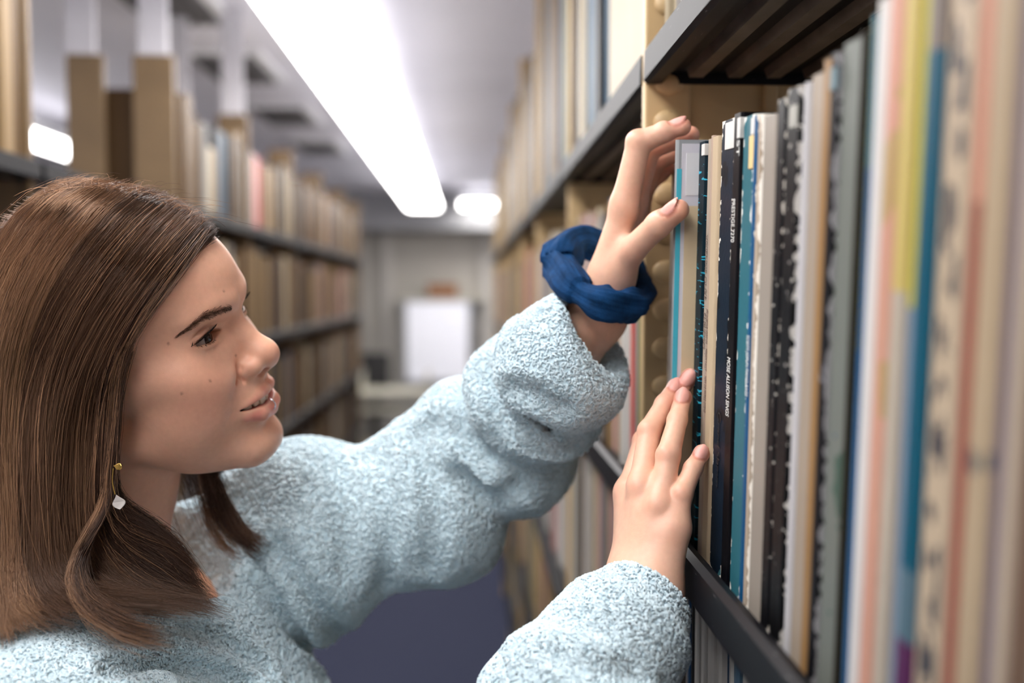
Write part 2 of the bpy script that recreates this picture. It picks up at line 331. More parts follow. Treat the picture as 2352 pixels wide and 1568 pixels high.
# ---- the sharp row of record albums at the right: pixel edges measured on the photo at mid height, on the plane of the spines
SPX = .175
def ymid(px): return on_x(px, 700, SPX)[1]
G_ROW = 'record albums in the row under her hands'
W_ = (232, 228, 220)
ROW = [
 (1535, 1544, (196, 186, 178), dict(rgb2=(168, 156, 146)), 'greyish white album, farthest in the row, next to the tan post', .312),
 (1544, 1552, (214, 208, 204), dict(), 'off-white album just behind the pulled-out album', .313),
 (1552, 1557, (24, 24, 28), dict(), 'thin black strip drawn for the shaded gap behind the pulled-out album', .313),  # added filler: its black stands for the shade in the gap
 (1598, 1613, (18, 50, 62), dict(rgb2=(12, 26, 36), cracks=((46, 158, 186), .63, (60, 60, 420))), 'dark album crackled with cyan under her fingertips', .314),
 (1613, 1621, (214, 200, 180), dict(rgb2=(186, 170, 156)), 'thin cream album with faint print beside the crackled dark one', .314),
 (1621, 1628, (206, 184, 164), dict(rgb2=(196, 170, 152)), 'thin pinkish cream album with small grey lettering', .315),
 (1628, 1642, (226, 206, 174), dict(rgb2=(216, 192, 160)), 'plain cream album beside the navy worn one', .312),
 (1643, 1675, (26, 46, 66), dict(rgb2=(18, 30, 44), wear=.28, art=[((70, 130, 142), .56, 16, 0, .42), ((12, 20, 30), .6, 30, .3, 1)]), 'navy album with pale worn corner and grey square sticker', .318),
 (1675, 1692, (14, 14, 20), dict(), 'black album with white catalogue lettering on its spine', .318),
 (1692, 1719, (70, 132, 146), dict(rgb2=(38, 108, 122), wear=.3, wearcol=(222, 224, 218)), 'teal album with white frayed edges', .312),
 (1719, 1728, (30, 104, 156), dict(rgb2=(20, 84, 134), wear=.14), 'slim bright blue album with white lettering', .310),
 (1728, 1737, (222, 212, 198), dict(rgb2=(176, 150, 120), wear=.5, wearcol=(240, 234, 224)), 'tattered white album with torn spine', .309),
 (1737, 1766, (176, 166, 154), dict(rgb2=(168, 158, 148)), 'plain warm grey album', .305),
 (1766, 1770, (236, 234, 230), dict(), 'very thin white album before the scuffed black pair', .309),
 (1770, 1790, (18, 18, 22), dict(wear=.1, wearcol=(186, 180, 170), cracks=((176, 172, 164), .68, (200, 200, 260))), 'first scuffed black album of the pair', .310),
 (1790, 1819, (20, 20, 23), dict(rgb2=(14, 14, 16), wear=.1, wearcol=(176, 172, 166), cracks=((160, 156, 150), .68, (160, 160, 180))), 'second scuffed black album with white scratches', .312),
 (1820, 1832, (226, 224, 226), dict(rgb2=(206, 204, 206)), 'white album left of the broad beige one', .312),
 (1832, 1862, (184, 168, 150), dict(rgb2=(172, 156, 140)), 'broad beige album with a white edge', .313),
 (1862, 1880, (176, 138, 92), dict(rgb2=(158, 120, 78)), 'tan brown album between beige and black ones', .317),
 (1881, 1897, (30, 30, 34), dict(rgb2=(22, 22, 26), wear=.3, wearcol=(140, 138, 140), art=[((120, 120, 126), .6, 22, .5, 1)]), 'black album with ragged grey edges and blue top', .317),
 (1898, 1950, (136, 140, 132), dict(rgb2=(112, 118, 112), art=[((38, 38, 36), .56, 15, .0, .42), ((74, 98, 86), .52, 20, .12, .4), ((40, 76, 116), .66, 26, .38, .55)]), 'wide grey-green pictorial album with dark figure', .318),
 (1950, 1959, (60, 56, 44), dict(rgb2=(34, 32, 28)), 'narrow dark olive strip drawn for a shaded gap', .318),  # added filler: dark olive painted for the shade between two albums
 (1959, 1969, (146, 176, 192), dict(rgb2=(120, 156, 178), wear=.2, bands=[(.55, 1.1, (206, 196, 96))]), 'pale blue album with yellow upper half', .322),
 (1969, 1983, (38, 104, 156), dict(rgb2=(30, 86, 136), bands=[(.8, 1.1, (70, 120, 140))]), 'medium blue album beside a bright white one', .322),
 (1984, 2010, (240, 236, 232), dict(rgb2=(226, 222, 218)), 'bright white album with blurred edges', .326),
 (2010, 2040, (214, 176, 150), dict(rgb2=(224, 156, 140), art=[((196, 164, 116), .55, 14, 0, 1)]), 'pink and tan mottled album', .326),
 (2040, 2068, (206, 194, 178), dict(rgb2=(188, 176, 160), bands=[(.62, 1.1, (214, 192, 118))]), 'cream album with yellowish top half', .328),
 (2068, 2093, (146, 160, 178), dict(rgb2=(132, 146, 166), bands=[(.60, 1.1, (200, 192, 88))]), 'grey-blue album with olive yellow top half', .328),
 (2093, 2132, (20, 98, 122), dict(rgb2=(8, 76, 100), bands=[(.89, 1.1, (126, 114, 106)), (.12, .19, (92, 40, 88)), (.19, .28, (90, 118, 132))]), 'broad deep teal album with grey top and purple patch', .330),
 (2133, 2199, (206, 188, 160), dict(rgb2=(190, 168, 146), marks=((62, 60, 64), .52, (70, 70, 58))), 'thick cream album with a column of dark spots', .335),
 (2200, 2231, (172, 100, 84), dict(rgb2=(140, 70, 60), bands=[(.7, 1.2, (204, 140, 118))]), 'brick red album among cream ones', .335),
 (2231, 2290, (198, 176, 146), dict(rgb2=(170, 150, 124), art=[((120, 116, 108), .62, 24, 0, 1)]), 'cream album mottled with grey', .336),
 (2290, 2326, (126, 112, 120), dict(rgb2=(104, 92, 108), art=[((96, 78, 110), .6, 12, 0, .5)]), 'mauve grey album near the picture edge', .336),
 (2326, 2362, (200, 184, 164), dict(rgb2=(186, 168, 150)), 'pale beige album at the extreme picture edge', .336),
 (2362, 2420, (120, 96, 80), dict(), 'brown album past the picture edge', .334),
 (2420, 2520, (190, 180, 166), dict(), 'grey cream album past the picture edge', .334),
]
albums = {}
for i, (a, b, c, kw, lab, h) in enumerate(ROW):
    m = spine_mat('spine_card', c, **kw)
    lean = math.radians(4.2)
    xoff = random.uniform(-.0015, .002)
    o = album('record_album', lab, 'record', SPX+xoff, ymid(b), ymid(a), 1.3465, h, .295, m, G_ROW, lean)
    albums[a] = o
# the album being pulled out: stands proud of the row, its front cover turned to the viewer
pull = thing('record_album', 'grey-edged album with cream cover being pulled out by her hands', 'record', (.1585, .7845, 1.3618), G_ROW)
pull.rotation_euler = (math.radians(4.2), 0, 0)
pm_ = mat('grey_card_edge', (150, 154, 156), .5, .08, 30.)
b_ = new_obj('sleeve', sleeve_mesh(.007, .304, .30), pull, pm_)
box('cover_print', (.004, -.0041, .004), (.3, -.0036, .301), mat('cover_white_card', (214, 212, 220), .4, .04, 30.), pull)
box('cream_panel', (.0072, -.0044, .004), (.29, -.0041, .254), mat('cover_cream_card', (222, 200, 164), .45, .05, 30.), pull)
box('cyan_edge_strip', (.0005, -.0043, .004), (.0042, -.0036, .282), mat('cyan_card', (70, 184, 206), .4, .05, 30.), pull)
box('sticker', (.0075, -.00445, .262), (.04, -.0041, .294), mat('sticker_paper', (226, 226, 228), .5, .03, 30.), pull)
for z_, w_ in ((.282, .009), (.2755, .013)): box('label_print', (.026-w_/2, -.0046, z_), (.026+w_/2, -.00444, z_+.0026), mat('label_ink', (92, 90, 94), .6, .02, 50.), pull)
def lettering(body, parent, loc, size, material, rot, space=1.0, xs=1.0, name='lettering', align='LEFT'):
    cu = bpy.data.curves.new(name, 'FONT'); cu.body = body; cu.size = size; cu.space_character = space; cu.align_x = align; cu.extrude = .00005
    o = bpy.data.objects.new(name, cu); COL.objects.link(o); o.parent = parent; o.location = loc; o.rotation_euler = rot; o.scale = (1, xs, 1)
    bpy.context.view_layer.update(); me = bpy.data.meshes.new_from_object(o.evaluated_get(bpy.context.evaluated_depsgraph_get())); me.name = name; bpy.data.objects.remove(o); bpy.data.curves.remove(cu)
    o = new_obj(name, me, parent, material); o.location = loc; o.rotation_euler = rot; o.scale = (1, xs, 1); return o
ink_w = mat('white_ink', (232, 232, 228), .5, .02, 50.); ink_b = mat('grey_ink', (110, 92, 84), .6, .02, 50.); ink_k = mat('black_ink', (26, 26, 30), .6, .02, 50.)
# spine text runs downwards: text x axis -> -z, text y axis -> +... read from the aisle side (normal -x)
SPR = Matrix(((0, 0, -1), (0, -1, 0), (-1, 0, 0))).transposed().to_euler()
def spine_rot():
    # columns: text-x -> (0,0,-1), text-y -> (0,-1,0), text-normal -> (-1,0,0)
    m = Matrix(((0, 0, -1), (0, -1, 0), (-1, 0, 0)))
    return m.to_euler()
SR = spine_rot()
def px_z(y, px): return on_x(px, y, SPX)[2]
def spine_text(key, body, ya, yb, px, frac, material, capfrac=.42, off=0.):
    o = albums[key]; t = o.dimensions.y if False else None
    th = abs(ymid([r for r in ROW if r[0] == key][0][1])-ymid(key))
    z0, z1 = px_z(ya, px)-1.3465, px_z(yb, px)-1.3465
    lt = lettering(body, o, (-.0006, th*(.5-frac)+th*capfrac*.35, z0), 1.0, material, SR)
    bpy.context.view_layer.update()
    w = lt.dimensions.x; lt.scale = ((z0-z1)/w, th*capfrac/.7, 1)
    return lt
spine_text(1675, 'ST', 327, 362, 1688, .75, ink_w, .35)
spine_text(1675, 'PRESTIGE 7270', 460, 557, 1681, .36, ink_w, .42)
spine_text(1675, 'MOSE ALLISON SINGS', 818, 952, 1668, .36, ink_w, .42)
spine_text(1719, 'SCOTT JOPLIN PIANO RAGS', 768, 908, 1719, .5, ink_w, .6)
spine_text(1621, 'JACQUELINE FONTYN  ·  MIRJAM TALLY  ·  TERA DE MAREZ OYENS', 708, 948, 1622, .5, ink_b, .6)
spine_text(1613, 'VIVIENNE OLIVE  ·  FURIOSO', 540, 800, 1616, .5, ink_b, .5)
# small gummed labels on the tops of some spines
stick_m = mat('label_paper', (206, 204, 200), .55, .05, 60.)
def sticker(key, ya, yb, f0, f1, m=stick_m):
    o = albums[key]; r = [q for q in ROW if q[0] == key][0]; th = abs(ymid(r[1])-ymid(key))
    z0, z1 = px_z(yb, (r[0]+r[1])/2+8)-1.3465, px_z(ya, (r[0]+r[1])/2+8)-1.3465
    return box('label_sticker', (-.0008, th*(.5-f1), z0), (.003, th*(.5-f0), min(z1, r[5]-.002)), m, o, .0003, 1)
sticker(1643, 280, 348, .34, 1.0); sticker(1675, 276, 322, .62, 1.0); sticker(1598, 305, 360, .55, 1.0)
sticker(1692, 318, 392, .62, 1.0, mat('label_yellow', (220, 190, 128), .55, .05, 60.)); sticker(1692, 276, 317, .72, 1.0)
sticker(1790, 250, 300, .3, .9, mat('label_grey', (150, 148, 140), .55, .05, 60.)); sticker(1881, 165, 215, .2, .95, mat('label_blue_grey', (92, 116, 124), .55, .05, 60.))
# signature-like scrawl on the navy album
lettering('Grand Slamm', albums[1643], (-.0007, .004, .118), .011, ink_k, (SR[0], SR[1], SR[2]), .9, 1.0, 'handwriting')

# ---- the other volumes and albums of both stacks
PAL = {'cream': ((214, 198, 168), 5), 'tan': ((178, 150, 112), 5), 'brown': ((112, 84, 56), 3), 'dark grey': ((58, 58, 62), 3), 'white': ((226, 222, 216), 4), 'pale pink': ((214, 172, 166), 2),
       'red': ((206, 54, 36), 1), 'dusty blue': ((92, 122, 146), 3), 'deep blue': ((30, 74, 116), 2), 'olive': ((150, 140, 70), 1), 'grey': ((150, 148, 146), 3), 'black': ((26, 26, 30), 3), 'dark brown': ((86, 64, 42), 0), 'umber': ((116, 90, 60), 0)}  # dark brown and umber: browns deepened to hold the left stack's shade
PM = {k: [spine_mat('spine_'+k.replace(' ', '_'), v[0], rgb2=tuple(int(x*.86) for x in v[0]), wear=0.) for j in range(2)] for k, v in PAL.items()}
NAMES = [k for k, v in PAL.items() for _ in range(v[1])]
ORD_X = ['fifteenth', 'sixteenth', 'seventeenth', 'eighteenth', 'nineteenth', 'twentieth', 'last']
ORD = ['first', 'second', 'third', 'fourth', 'fifth', 'sixth', 'seventh', 'eighth', 'ninth', 'tenth', 'eleventh', 'twelfth', 'thirteenth', 'fourteenth']+ORD_X
BAYW = ['nearest', 'second', 'third', 'fourth', 'fifth', 'sixth', 'seventh', 'eighth']
def fill(side, ya, yb, z, x, hmin, hmax, tmin, tmax, where, palette=None, seq=None, lean=0., start=None):
    """a shelf-full of upright volumes, each its own object"""
    cnt = {}; y = ya; pal = palette or NAMES; i = 0
    while y < yb-tmin:
        t = min(random.uniform(tmin, tmax), yb-y); 
        if seq and i < len(seq): c, t, h = seq[i]
        else: c = random.choice(pal); h = random.uniform(hmin, hmax)
        if y+t > yb: break
        cnt[c] = cnt.get(c, 0)+1
        lab = '%s %s volume from the near post, %s' % (ORD[min(cnt[c], len(ORD))-1], c, where)
        album('shelved_volume', lab, 'book', x+side*random.uniform(-.002, .012), y, y+t, z+.0015, h, .24, random.choice(PM[c]), where, lean+random.uniform(-.006, .006), side)
        y += t+.0006; i += 1
def far_fill(name, label, side, bays, levels, x, tmin, tmax, h0, h1, seed, wide=NAMES):
    """bays too far off to pick volumes apart: one mesh per shelf run, coloured by face"""
    rnd = random.Random(seed); V = []; Fc = []; mi = []; keys = list(PAL)
    for (ya, yb) in bays:
        for z in levels:
            y = ya
            while y < yb-tmin:
                t = min(rnd.uniform(tmin, tmax), yb-y); h = rnd.uniform(h0, h1); xo = x+side*rnd.uniform(0, .015); n = len(V)
                xs = (xo, xo+side*.22)
                V += [(xs[i], y+t*j*.98, z+.001+h*k) for k in (0, 1) for j in (0, 1) for i in (0, 1)]
                Fc += [(n, n+1, n+3, n+2), (n+4, n+6, n+7, n+5), (n, n+4, n+5, n+1), (n+2, n+3, n+7, n+6), (n, n+2, n+6, n+4), (n+1, n+5, n+7, n+3)]
                mi += [keys.index(rnd.choice(wide))]*6; y += t+.001
    me = mesh(name, V, Fc); o = new_obj(name, me)
    for k in keys: me.materials.append(PM[k][0])
    me.polygons.foreach_set('material_index', mi); tag(o, label, 'books', None, 'stuff'); return o
yR = lambda k: (RF[k+2]+.02, RF[k+3]-.006)     # bay k (0 = the first bay beyond the near post)
LIGHT = ['cream']*3+['tan']*2+['white']*3+['grey']*3+['pale pink']*2+['dusty blue']*2+['brown', 'olive', 'umber']
# right-hand stack, first bay beyond the post
a, b = yR(0)
fill(1, a, b, 1.345, .178, .30, .325, .010, .022, 'middle shelf, first bay past right post', LIGHT,
     [('dark grey', .03, .31), ('brown', .045, .31), ('black', .02, .31), ('grey', .03, .312), ('olive', .032, .31), ('grey', .022, .31), ('red', .032, .31), ('white', .02, .312), ('white', .03, .313), ('olive', .03, .31), ('tan', .03, .31), ('pale pink', .03, .31)])
fill(1, a, b, 1.749, .176, .36, .50, .012, .026, 'upper shelf, first bay past right post', None,
     [('cream', .05, .30), ('tan', .012, .30), ('cream', .15, .36), ('cream', .15, .36), ('white', .03, .40), ('dusty blue', .03, .36), ('black', .035, .38), ('deep blue', .055, .42), ('grey', .035, .43), ('dusty blue', .075, .44), ('cream', .07, .44), ('tan', .04, .42)])
fill(1, a, b, 1.0, .178, .295, .325, .014, .026, 'lower shelf, first bay past right post', LIGHT+['olive'])
# near bay: lower shelf of albums seen from above, upper shelf ends
fill(1, .52, RF[2]-.006, 1.0, .178, .306, .322, .006, .014, 'shelf below the row in her hands', ['white', 'cream', 'dusty blue', 'black', 'deep blue', 'black', 'grey', 'white'])
fill(1, .72, RF[2]-.004, 1.749, .172, .30, .32, .010, .018, 'shelf above the row in her hands', ['white', 'grey', 'cream'])
a, b = yR(1)
fill(1, a, b, 1.345, .178, .30, .33, .028, .05, 'middle shelf, second bay past right post', LIGHT)
fill(1, a, b, 1.749, .176, .42, .54, .035, .06, 'upper shelf, second bay past right post', ['tan', 'umber', 'brown', 'grey', 'olive', 'cream', 'dusty blue'])
fill(1, a, b, 1.0, .178, .295, .325, .028, .05, 'lower shelf, second bay past right post', LIGHT+['brown', 'pale pink'])
far_fill('far_volumes', 'blurred rows of volumes in the far bays of the right stack', 1, [yR(k) for k in range(2, 7)], RLEV[2:4], .178, .02, .04, .28, .33, 3, LIGHT+['brown', 'pale pink', 'red'])
far_fill('far_volumes', 'blurred tall volumes on the top shelves of the far right bays', 1, [yR(k) for k in range(2, 7)], RLEV[4:5], .178, .02, .04, .4, .54, 4, ['tan', 'cream', 'brown', 'grey', 'white'])
far_fill('far_volumes', 'volumes on the lowest shelves of the right stack', 1, [yR(k) for k in range(0, 7)], RLEV[:2], .178, .02, .04, .26, .33, 5, LIGHT+['brown', 'tan'])
# left-hand stack
yL = lambda k: (LF[k+2]+.03, LF[k+3]-.012)     # bay 0 begins at the near left post
LP = ['tan']*2+['brown']*4+['dark brown']*4+['umber']*4+['dark grey']*3+['grey', 'cream', 'pale pink']
fill(-1, LF[1]+.45, LF[2]-.012, 1.747, -.722, .27, .31, .02, .05, 'upper left shelf before the near left post', ['tan', 'umber', 'tan'])
a, b = yL(1); fill(-1, a, b, 1.747, -.722, .26, .31, .025, .05, 'upper shelf of the second left bay', None, [('dark brown', .05, .3), ('umber', .06, .3), ('dark brown', .05, .31), ('umber', .07, .25), ('grey', .05, .26), ('cream', .05, .2), ('umber', .05, .2), ('dark grey', .07, .27), ('dusty blue', .04, .27), ('dark grey', .07, .27), ('dark brown', .09, .28)])
a, b = yL(2); fill(-1, a, b, 1.747, -.722, .26, .31, .03, .05, 'upper shelf of the third left bay', None, [('grey', .06, .26), ('pale pink', .05, .26), ('red', .05, .26), ('pale pink', .06, .25), ('umber', .09, .25), ('tan', .08, .25), ('dark brown', .1, .26)])
for k in (1, 2):
    a, b = yL(k)
    fill(-1, a, b, 1.385, -.722, .26, .31, .03, .06, 'middle shelf of the %s left bay' % BAYW[k], ['umber', 'cream', 'grey', 'umber', 'brown', 'dark grey', 'tan', 'dark brown'])
a, b = yL(2); fill(-1, a, b, 1.02, -.722, .26, .31, .03, .05, 'lower shelf of the third left bay', ['dark grey', 'brown', 'tan', 'deep blue', 'black'])
far_fill('far_volumes', 'blurred brown and tan volumes in the far bays of the left stack', -1, [yL(k) for k in range(3, 6)], LLEV[2:], -.722, .025, .05, .24, .3, 6, LP)
far_fill('far_volumes', 'volumes on the lowest shelves of the left stack', -1, [yL(k) for k in range(0, 6)], LLEV[:2], -.722, .025, .05, .24, .3, 8, LP)
# ------------------------------------------------------------------ implicit-surface modelling kit (for the person)
def smin(a, b, k):
    h = np.maximum(k-np.abs(a-b), 0)/k; return np.minimum(a, b)-h*h*k*.25
def smax(a, b, k): return -smin(-a, -b, k)
def ell(p, c, r):
    q = (p-np.asarray(c, 'f4')); r = np.asarray(r, 'f4'); k0 = np.sqrt(((q/r)**2).sum(-1))+1e-6; k1 = np.sqrt(((q/(r*r))**2).sum(-1))+1e-9
    return k0*(k0-1)/k1
def seg(p, a, b):
    a = np.asarray(a, 'f4'); b = np.asarray(b, 'f4'); ab = b-a; t = np.clip(((p-a)@ab)/max(float(ab@ab), 1e-9), 0, 1)
    return np.sqrt((((p-a)-t[:, None]*ab)**2).sum(-1)), t
def rcone(p, a, b, ra, rb): d, t = seg(p, a, b); return d-(ra+(rb-ra)*t)
def tube(p, pts, rad, k=0.):
    d = None
    for i in range(len(pts)-1):
        e = rcone(p, pts[i], pts[i+1], rad[i], rad[i+1]); d = e if d is None else (smin(d, e, k) if k else np.minimum(d, e))
    return d
def curve_d(p, pts):
    d = None
    for i in range(len(pts)-1):
        e = seg(p, pts[i], pts[i+1])[0]; d = e if d is None else np.minimum(d, e)
    return d
def gauss(p, c, s): q = (p-np.asarray(c, 'f4'))/np.asarray(s, 'f4'); return np.exp(-(q*q).sum(-1))
def catmull(pts, n):
    pts = np.asarray(pts, float); m = len(pts); out = []
    for s in np.linspace(0, m-1, n):
        i = min(int(s), m-2); t = s-i; p0 = pts[max(i-1, 0)]; p1 = pts[i]; p2 = pts[i+1]; p3 = pts[min(i+2, m-1)]
        out.append(.5*((2*p1)+(-p0+p2)*t+(2*p0-5*p1+4*p2-p3)*t*t+(-p0+3*p1-3*p2+p3)*t**3))
    return np.array(out)
def polygonize(f, lo, hi, h, B=8, newton=2):
    """sparse surface nets; f takes (N,3) float32 and returns a signed distance"""
    lo = np.asarray(lo, float); n = np.ceil((np.asarray(hi, float)-lo)/h/B).astype(int)*B+1
    nb = (n-1)//B; bc = np.stack(np.meshgrid(*[np.arange(k) for k in nb], indexing='ij'), -1).reshape(-1, 3)
    dc = f((lo+(bc*B+B/2)*h).astype('f4')); keep = np.abs(dc) < B*h*1.15
    G = np.empty(n, 'f4'); sg = np.where(dc < 0, -1e3, 1e3).reshape(nb)
    full = np.repeat(np.repeat(np.repeat(sg, B, 0), B, 1), B, 2); G[:-1, :-1, :-1] = full
    G[-1] = G[-2]; G[:, -1] = G[:, -2]; G[:, :, -1] = G[:, :, -2]
    off = np.stack(np.meshgrid(*[np.arange(B+1)]*3, indexing='ij'), -1).reshape(-1, 3)
    mark = np.zeros(n, bool)
    for b0 in bc[keep]: mark[b0[0]*B:b0[0]*B+B+1, b0[1]*B:b0[1]*B+B+1, b0[2]*B:b0[2]*B+B+1] = True
    idx = np.argwhere(mark)
    vals = np.concatenate([f((lo+c*h).astype('f4')) for c in np.array_split(idx, max(1, len(idx)//400000))])
    G[idx[:, 0], idx[:, 1], idx[:, 2]] = vals
    S = G < 0
    c8 = [S[i:n[0]-1+i, j:n[1]-1+j, k:n[2]-1+k] for i in (0, 1) for j in (0, 1) for k in (0, 1)]
    s = np.zeros(c8[0].shape, 'u1')
    for c in c8: s += c
    act = np.argwhere((s > 0) & (s < 8)); vid = np.full(s.shape, -1, 'i4'); vid[act[:, 0], act[:, 1], act[:, 2]] = np.arange(len(act))
    acc = np.zeros((len(act), 3)); cnt = np.zeros(len(act))
    cor = np.array([(i, j, k) for i in (0, 1) for j in (0, 1) for k in (0, 1)])
    val = np.stack([G[act[:, 0]+c[0], act[:, 1]+c[1], act[:, 2]+c[2]] for c in cor], 1)
    for a in range(8):
        for b in range(a+1, 8):
            if np.abs(cor[a]-cor[b]).sum() != 1: continue
            va, vb = val[:, a], val[:, b]; m = (va < 0) != (vb < 0); t = np.where(m, va/np.where(m, va-vb, 1), 0)
            acc[m] += (cor[a]+(cor[b]-cor[a])*t[:, None])[m]; cnt[m] += 1
    V = lo+(act+acc/np.maximum(cnt, 1)[:, None])*h
    Q = []
    for ax in range(3):
        u, v = (ax+1) % 3, (ax+2) % 3; sl0 = [slice(None)]*3; sl1 = [slice(None)]*3; sl0[ax] = slice(0, -1); sl1[ax] = slice(1, None)
        ch = S[tuple(sl0)] != S[tuple(sl1)]; e = np.argwhere(ch); ok = (e[:, u] > 0) & (e[:, v] > 0) & (e[:, u] < n[u]-1) & (e[:, v] < n[v]-1); e = e[ok]
        ins = S[e[:, 0], e[:, 1], e[:, 2]]
        def cell(du, dv): q = e.copy(); q[:, u] -= du; q[:, v] -= dv; return vid[q[:, 0], q[:, 1], q[:, 2]]
        q = np.stack([cell(1, 1), cell(0, 1), cell(0, 0), cell(1, 0)], 1); q[~ins] = q[~ins][:, ::-1]; Q.append(q)
    Q = np.concatenate(Q); Q = Q[(Q >= 0).all(1)]
    for _ in range(newton):
        e = h*.25; P = V.astype('f4'); d = f(P); g = np.stack([f(P+np.eye(3, dtype='f4')[i]*e)-f(P-np.eye(3, dtype='f4')[i]*e) for i in range(3)], 1)/(2*e)
        st = -d[:, None]*g/np.maximum((g*g).sum(1), .05)[:, None]; ln = np.linalg.norm(st, axis=1, keepdims=True); V = V+st*np.minimum(1, h*.5/np.maximum(ln, 1e-9))
    return V, Q
def np_mesh(name, V, Q, smooth=True):
    me = bpy.data.meshes.new(name); Q = np.asarray(Q, 'i4'); k = Q.shape[1]
    me.vertices.add(len(V)); me.vertices.foreach_set('co', np.asarray(V, 'f4').ravel()); me.loops.add(Q.size); me.loops.foreach_set('vertex_index', Q.ravel())
    me.polygons.add(len(Q)); me.polygons.foreach_set('loop_start', np.arange(0, Q.size, k, dtype='i4'))
    me.update(calc_edges=True); me.polygons.foreach_set('use_smooth', np.full(len(Q), smooth)); me.validate(); return me
def paint(me, name, C):
    a = me.color_attributes.new(name, 'FLOAT_COLOR', 'POINT'); C = np.asarray(C, 'f4'); a.data.foreach_set('color', np.concatenate([C, np.ones((len(C), 1), 'f4')], 1).ravel())
def L3(c): return np.array(lin(c), 'f4')

# ------------------------------------------------------------------ head frame: x her right, y forward, z up (mm) -> world (m)
HR = np.array([[-0.162, 0.960, -0.229], [-0.927, -0.228, -0.299], [-0.339, 0.164, 0.926]])
u_, _, vt_ = np.linalg.svd(HR); HR = u_@vt_
HT = np.array([-0.260, 0.797, 1.494])
def head_w(p): return (np.asarray(p, float)*.001)@HR.T+HT
def head_l(w): return ((np.asarray(w, float)-HT)@HR)*1000.
NECK = head_l(np.array([[-.292, .822, 1.390], [-.312, .840, 1.31], [-.33, .84, 1.22]]))
EYE = np.array([31.0, 70.0, 20.0])
UPLIP = [(33, 74, -41.5), (24, 85.5, -41.0), (12, 93.8, -38.8), (4, 96.4, -37.6), (0, 96.0, -38.2)]
LOLIP = [(32, 74, -43.5), (23, 84.5, -50.0), (12, 91.5, -54.0), (0, 93.5, -55.4)]
def eye_open(q):
    u = (q[:, 0]-31.0)/14.2; c = np.clip(1-u*u, 0, 1)
    zu = EYE[2]-.2+5.1*np.power(c, .8)-.02*(q[:, 0]-31.0); zl = EYE[2]-.2-3.0*c-.02*(q[:, 0]-31.0)
    return zu, zl, np.abs(u)-1
def head_sdf(P):
    P = np.asarray(P, 'f4'); q = P.copy(); q[:, 0] = np.abs(q[:, 0])
    d = smin(ell(q, (0, -6, 44), (72, 96, 92)), ell(q, (0, 42, 46), (55, 56, 60)), 18)
    f = smin(ell(q, (0, 38, -18), (54, 55, 74)), ell(q, (35, 57, -14), (25, 25, 30)), 14)
    f = smin(f, ell(q, (50, 36, 0), (14, 34, 16)), 14); f = smin(f, ell(q, (38, 38, -40), (24, 36, 34)), 14)
    j = rcone(q, (46, 4, -48), (15, 71, -82), 17, 14); j = smin(j, ell(q, (0, 77.5, -80.5), (19, 16.5, 15.5)), 14)
    j = smin(j, ell(q, (0, 34, -70), (42, 46, 24)), 16)
    f = smin(f, j, 14); d = smin(d, f, 16)
    # muzzle
    d = smin(d, ell(q, (0, 62, -44), (33, 36, 25)), 12)
    # neck
    nk = tube(P, [(0, -14, -30), NECK[0], NECK[1]], [46, 49, 54], 10)
    nk = smin(nk, rcone(q, (44, -10, -40), NECK[1]*[0, 1, 1]+[14, 22, 0], 16, 14), 14)
    d = smin(d, nk, 12)
    # brow ridge, socket, cheek
    d -= 2.6*np.exp(-(curve_d(q, [(9, 97, 38), (26, 91, 42), (44, 76, 38)])/7.5)**2)
    d += 6.0*gauss(q, (27, 90, 21), (14, 20, 9)) + 5.0*gauss(q, (12, 96, 21), (9, 18, 9))
    d -= 3.0*gauss(q, (41, 72, -13), (15, 18, 13))
    d += 1.4*gauss(q, (52, 60, 32), (12, 30, 18))           # temple
    # nose
    nz = rcone(q, (0, 85.0, 25), (0, 99.5, -5), 8.0, 9.5)
    nz = smin(nz, ell(q, (0, 104.2, -11), (11, 11.2, 10.2)), 9); nz = smin(nz, ell(q, (11.6, 94.5, -15.0), (7.8, 10.5, 8.0)), 4)
    nz = smin(nz, rcone(q, (0, 106, -17), (0, 95, -24.5), 4.6, 5.5), 4)
    d = smin(d, nz, 7)
    d += 2.3*np.exp(-(curve_d(q, [(14.5, 97, -5), (19, 91, -7), (21.5, 87, -14), (19, 88, -23)])/2.2)**2)
    d = smax(d, -ell(q, (6.0, 101.5, -23.6), (3.3, 6.2, 4.2)), 1.6)
    d += 1.2*gauss(q, (0, 103, -31), (2.6, 9, 7)) - .8*gauss(q, (5.2, 101, -32), (2.2, 9, 6))
    # lids
    r = np.sqrt(((q-EYE.astype('f4'))**2).sum(-1)); d = smin(d, r-13.5, 5)
    zu, zl, eu = eye_open(q); zc = q[:, 2]
    d += 1.3*np.exp(-((zc-zu-4.6)/1.5)**2)*np.exp(-((q[:, 0]-31)/13)**4)*(q[:, 1] > 60)
    d += .8*np.exp(-((zc-zl+6.0)/1.8)**2)*np.exp(-((q[:, 0]-29)/11)**4)*(q[:, 1] > 60)
    d -= .7*np.exp(-((zc-zl+2.6)/1.8)**2)*np.exp(-((q[:, 0]-30)/13)**4)*(q[:, 1] > 60)
    cut = np.maximum(np.maximum(np.maximum(zc-zu, zl-zc), eu*12), np.maximum(11.7-r, EYE[1]+5.0-q[:, 1])); d = smax(d, -cut, .8)
    # folds round the smile
    d += 4.0*np.exp(-(curve_d(q, [(20, 89, -12), (29, 82, -24), (37, 73, -38), (38, 71, -46)])/2.8)**2)
    d -= 2.9*np.exp(-(curve_d(q, [(28, 85, -12), (38, 77, -24), (45, 68, -40)])/6.0)**2)
    d += 3.4*gauss(q, (0, 97, -66), (15, 14, 5.5)) + 1.2*gauss(q, (24, 84, -58), (9, 10, 7))
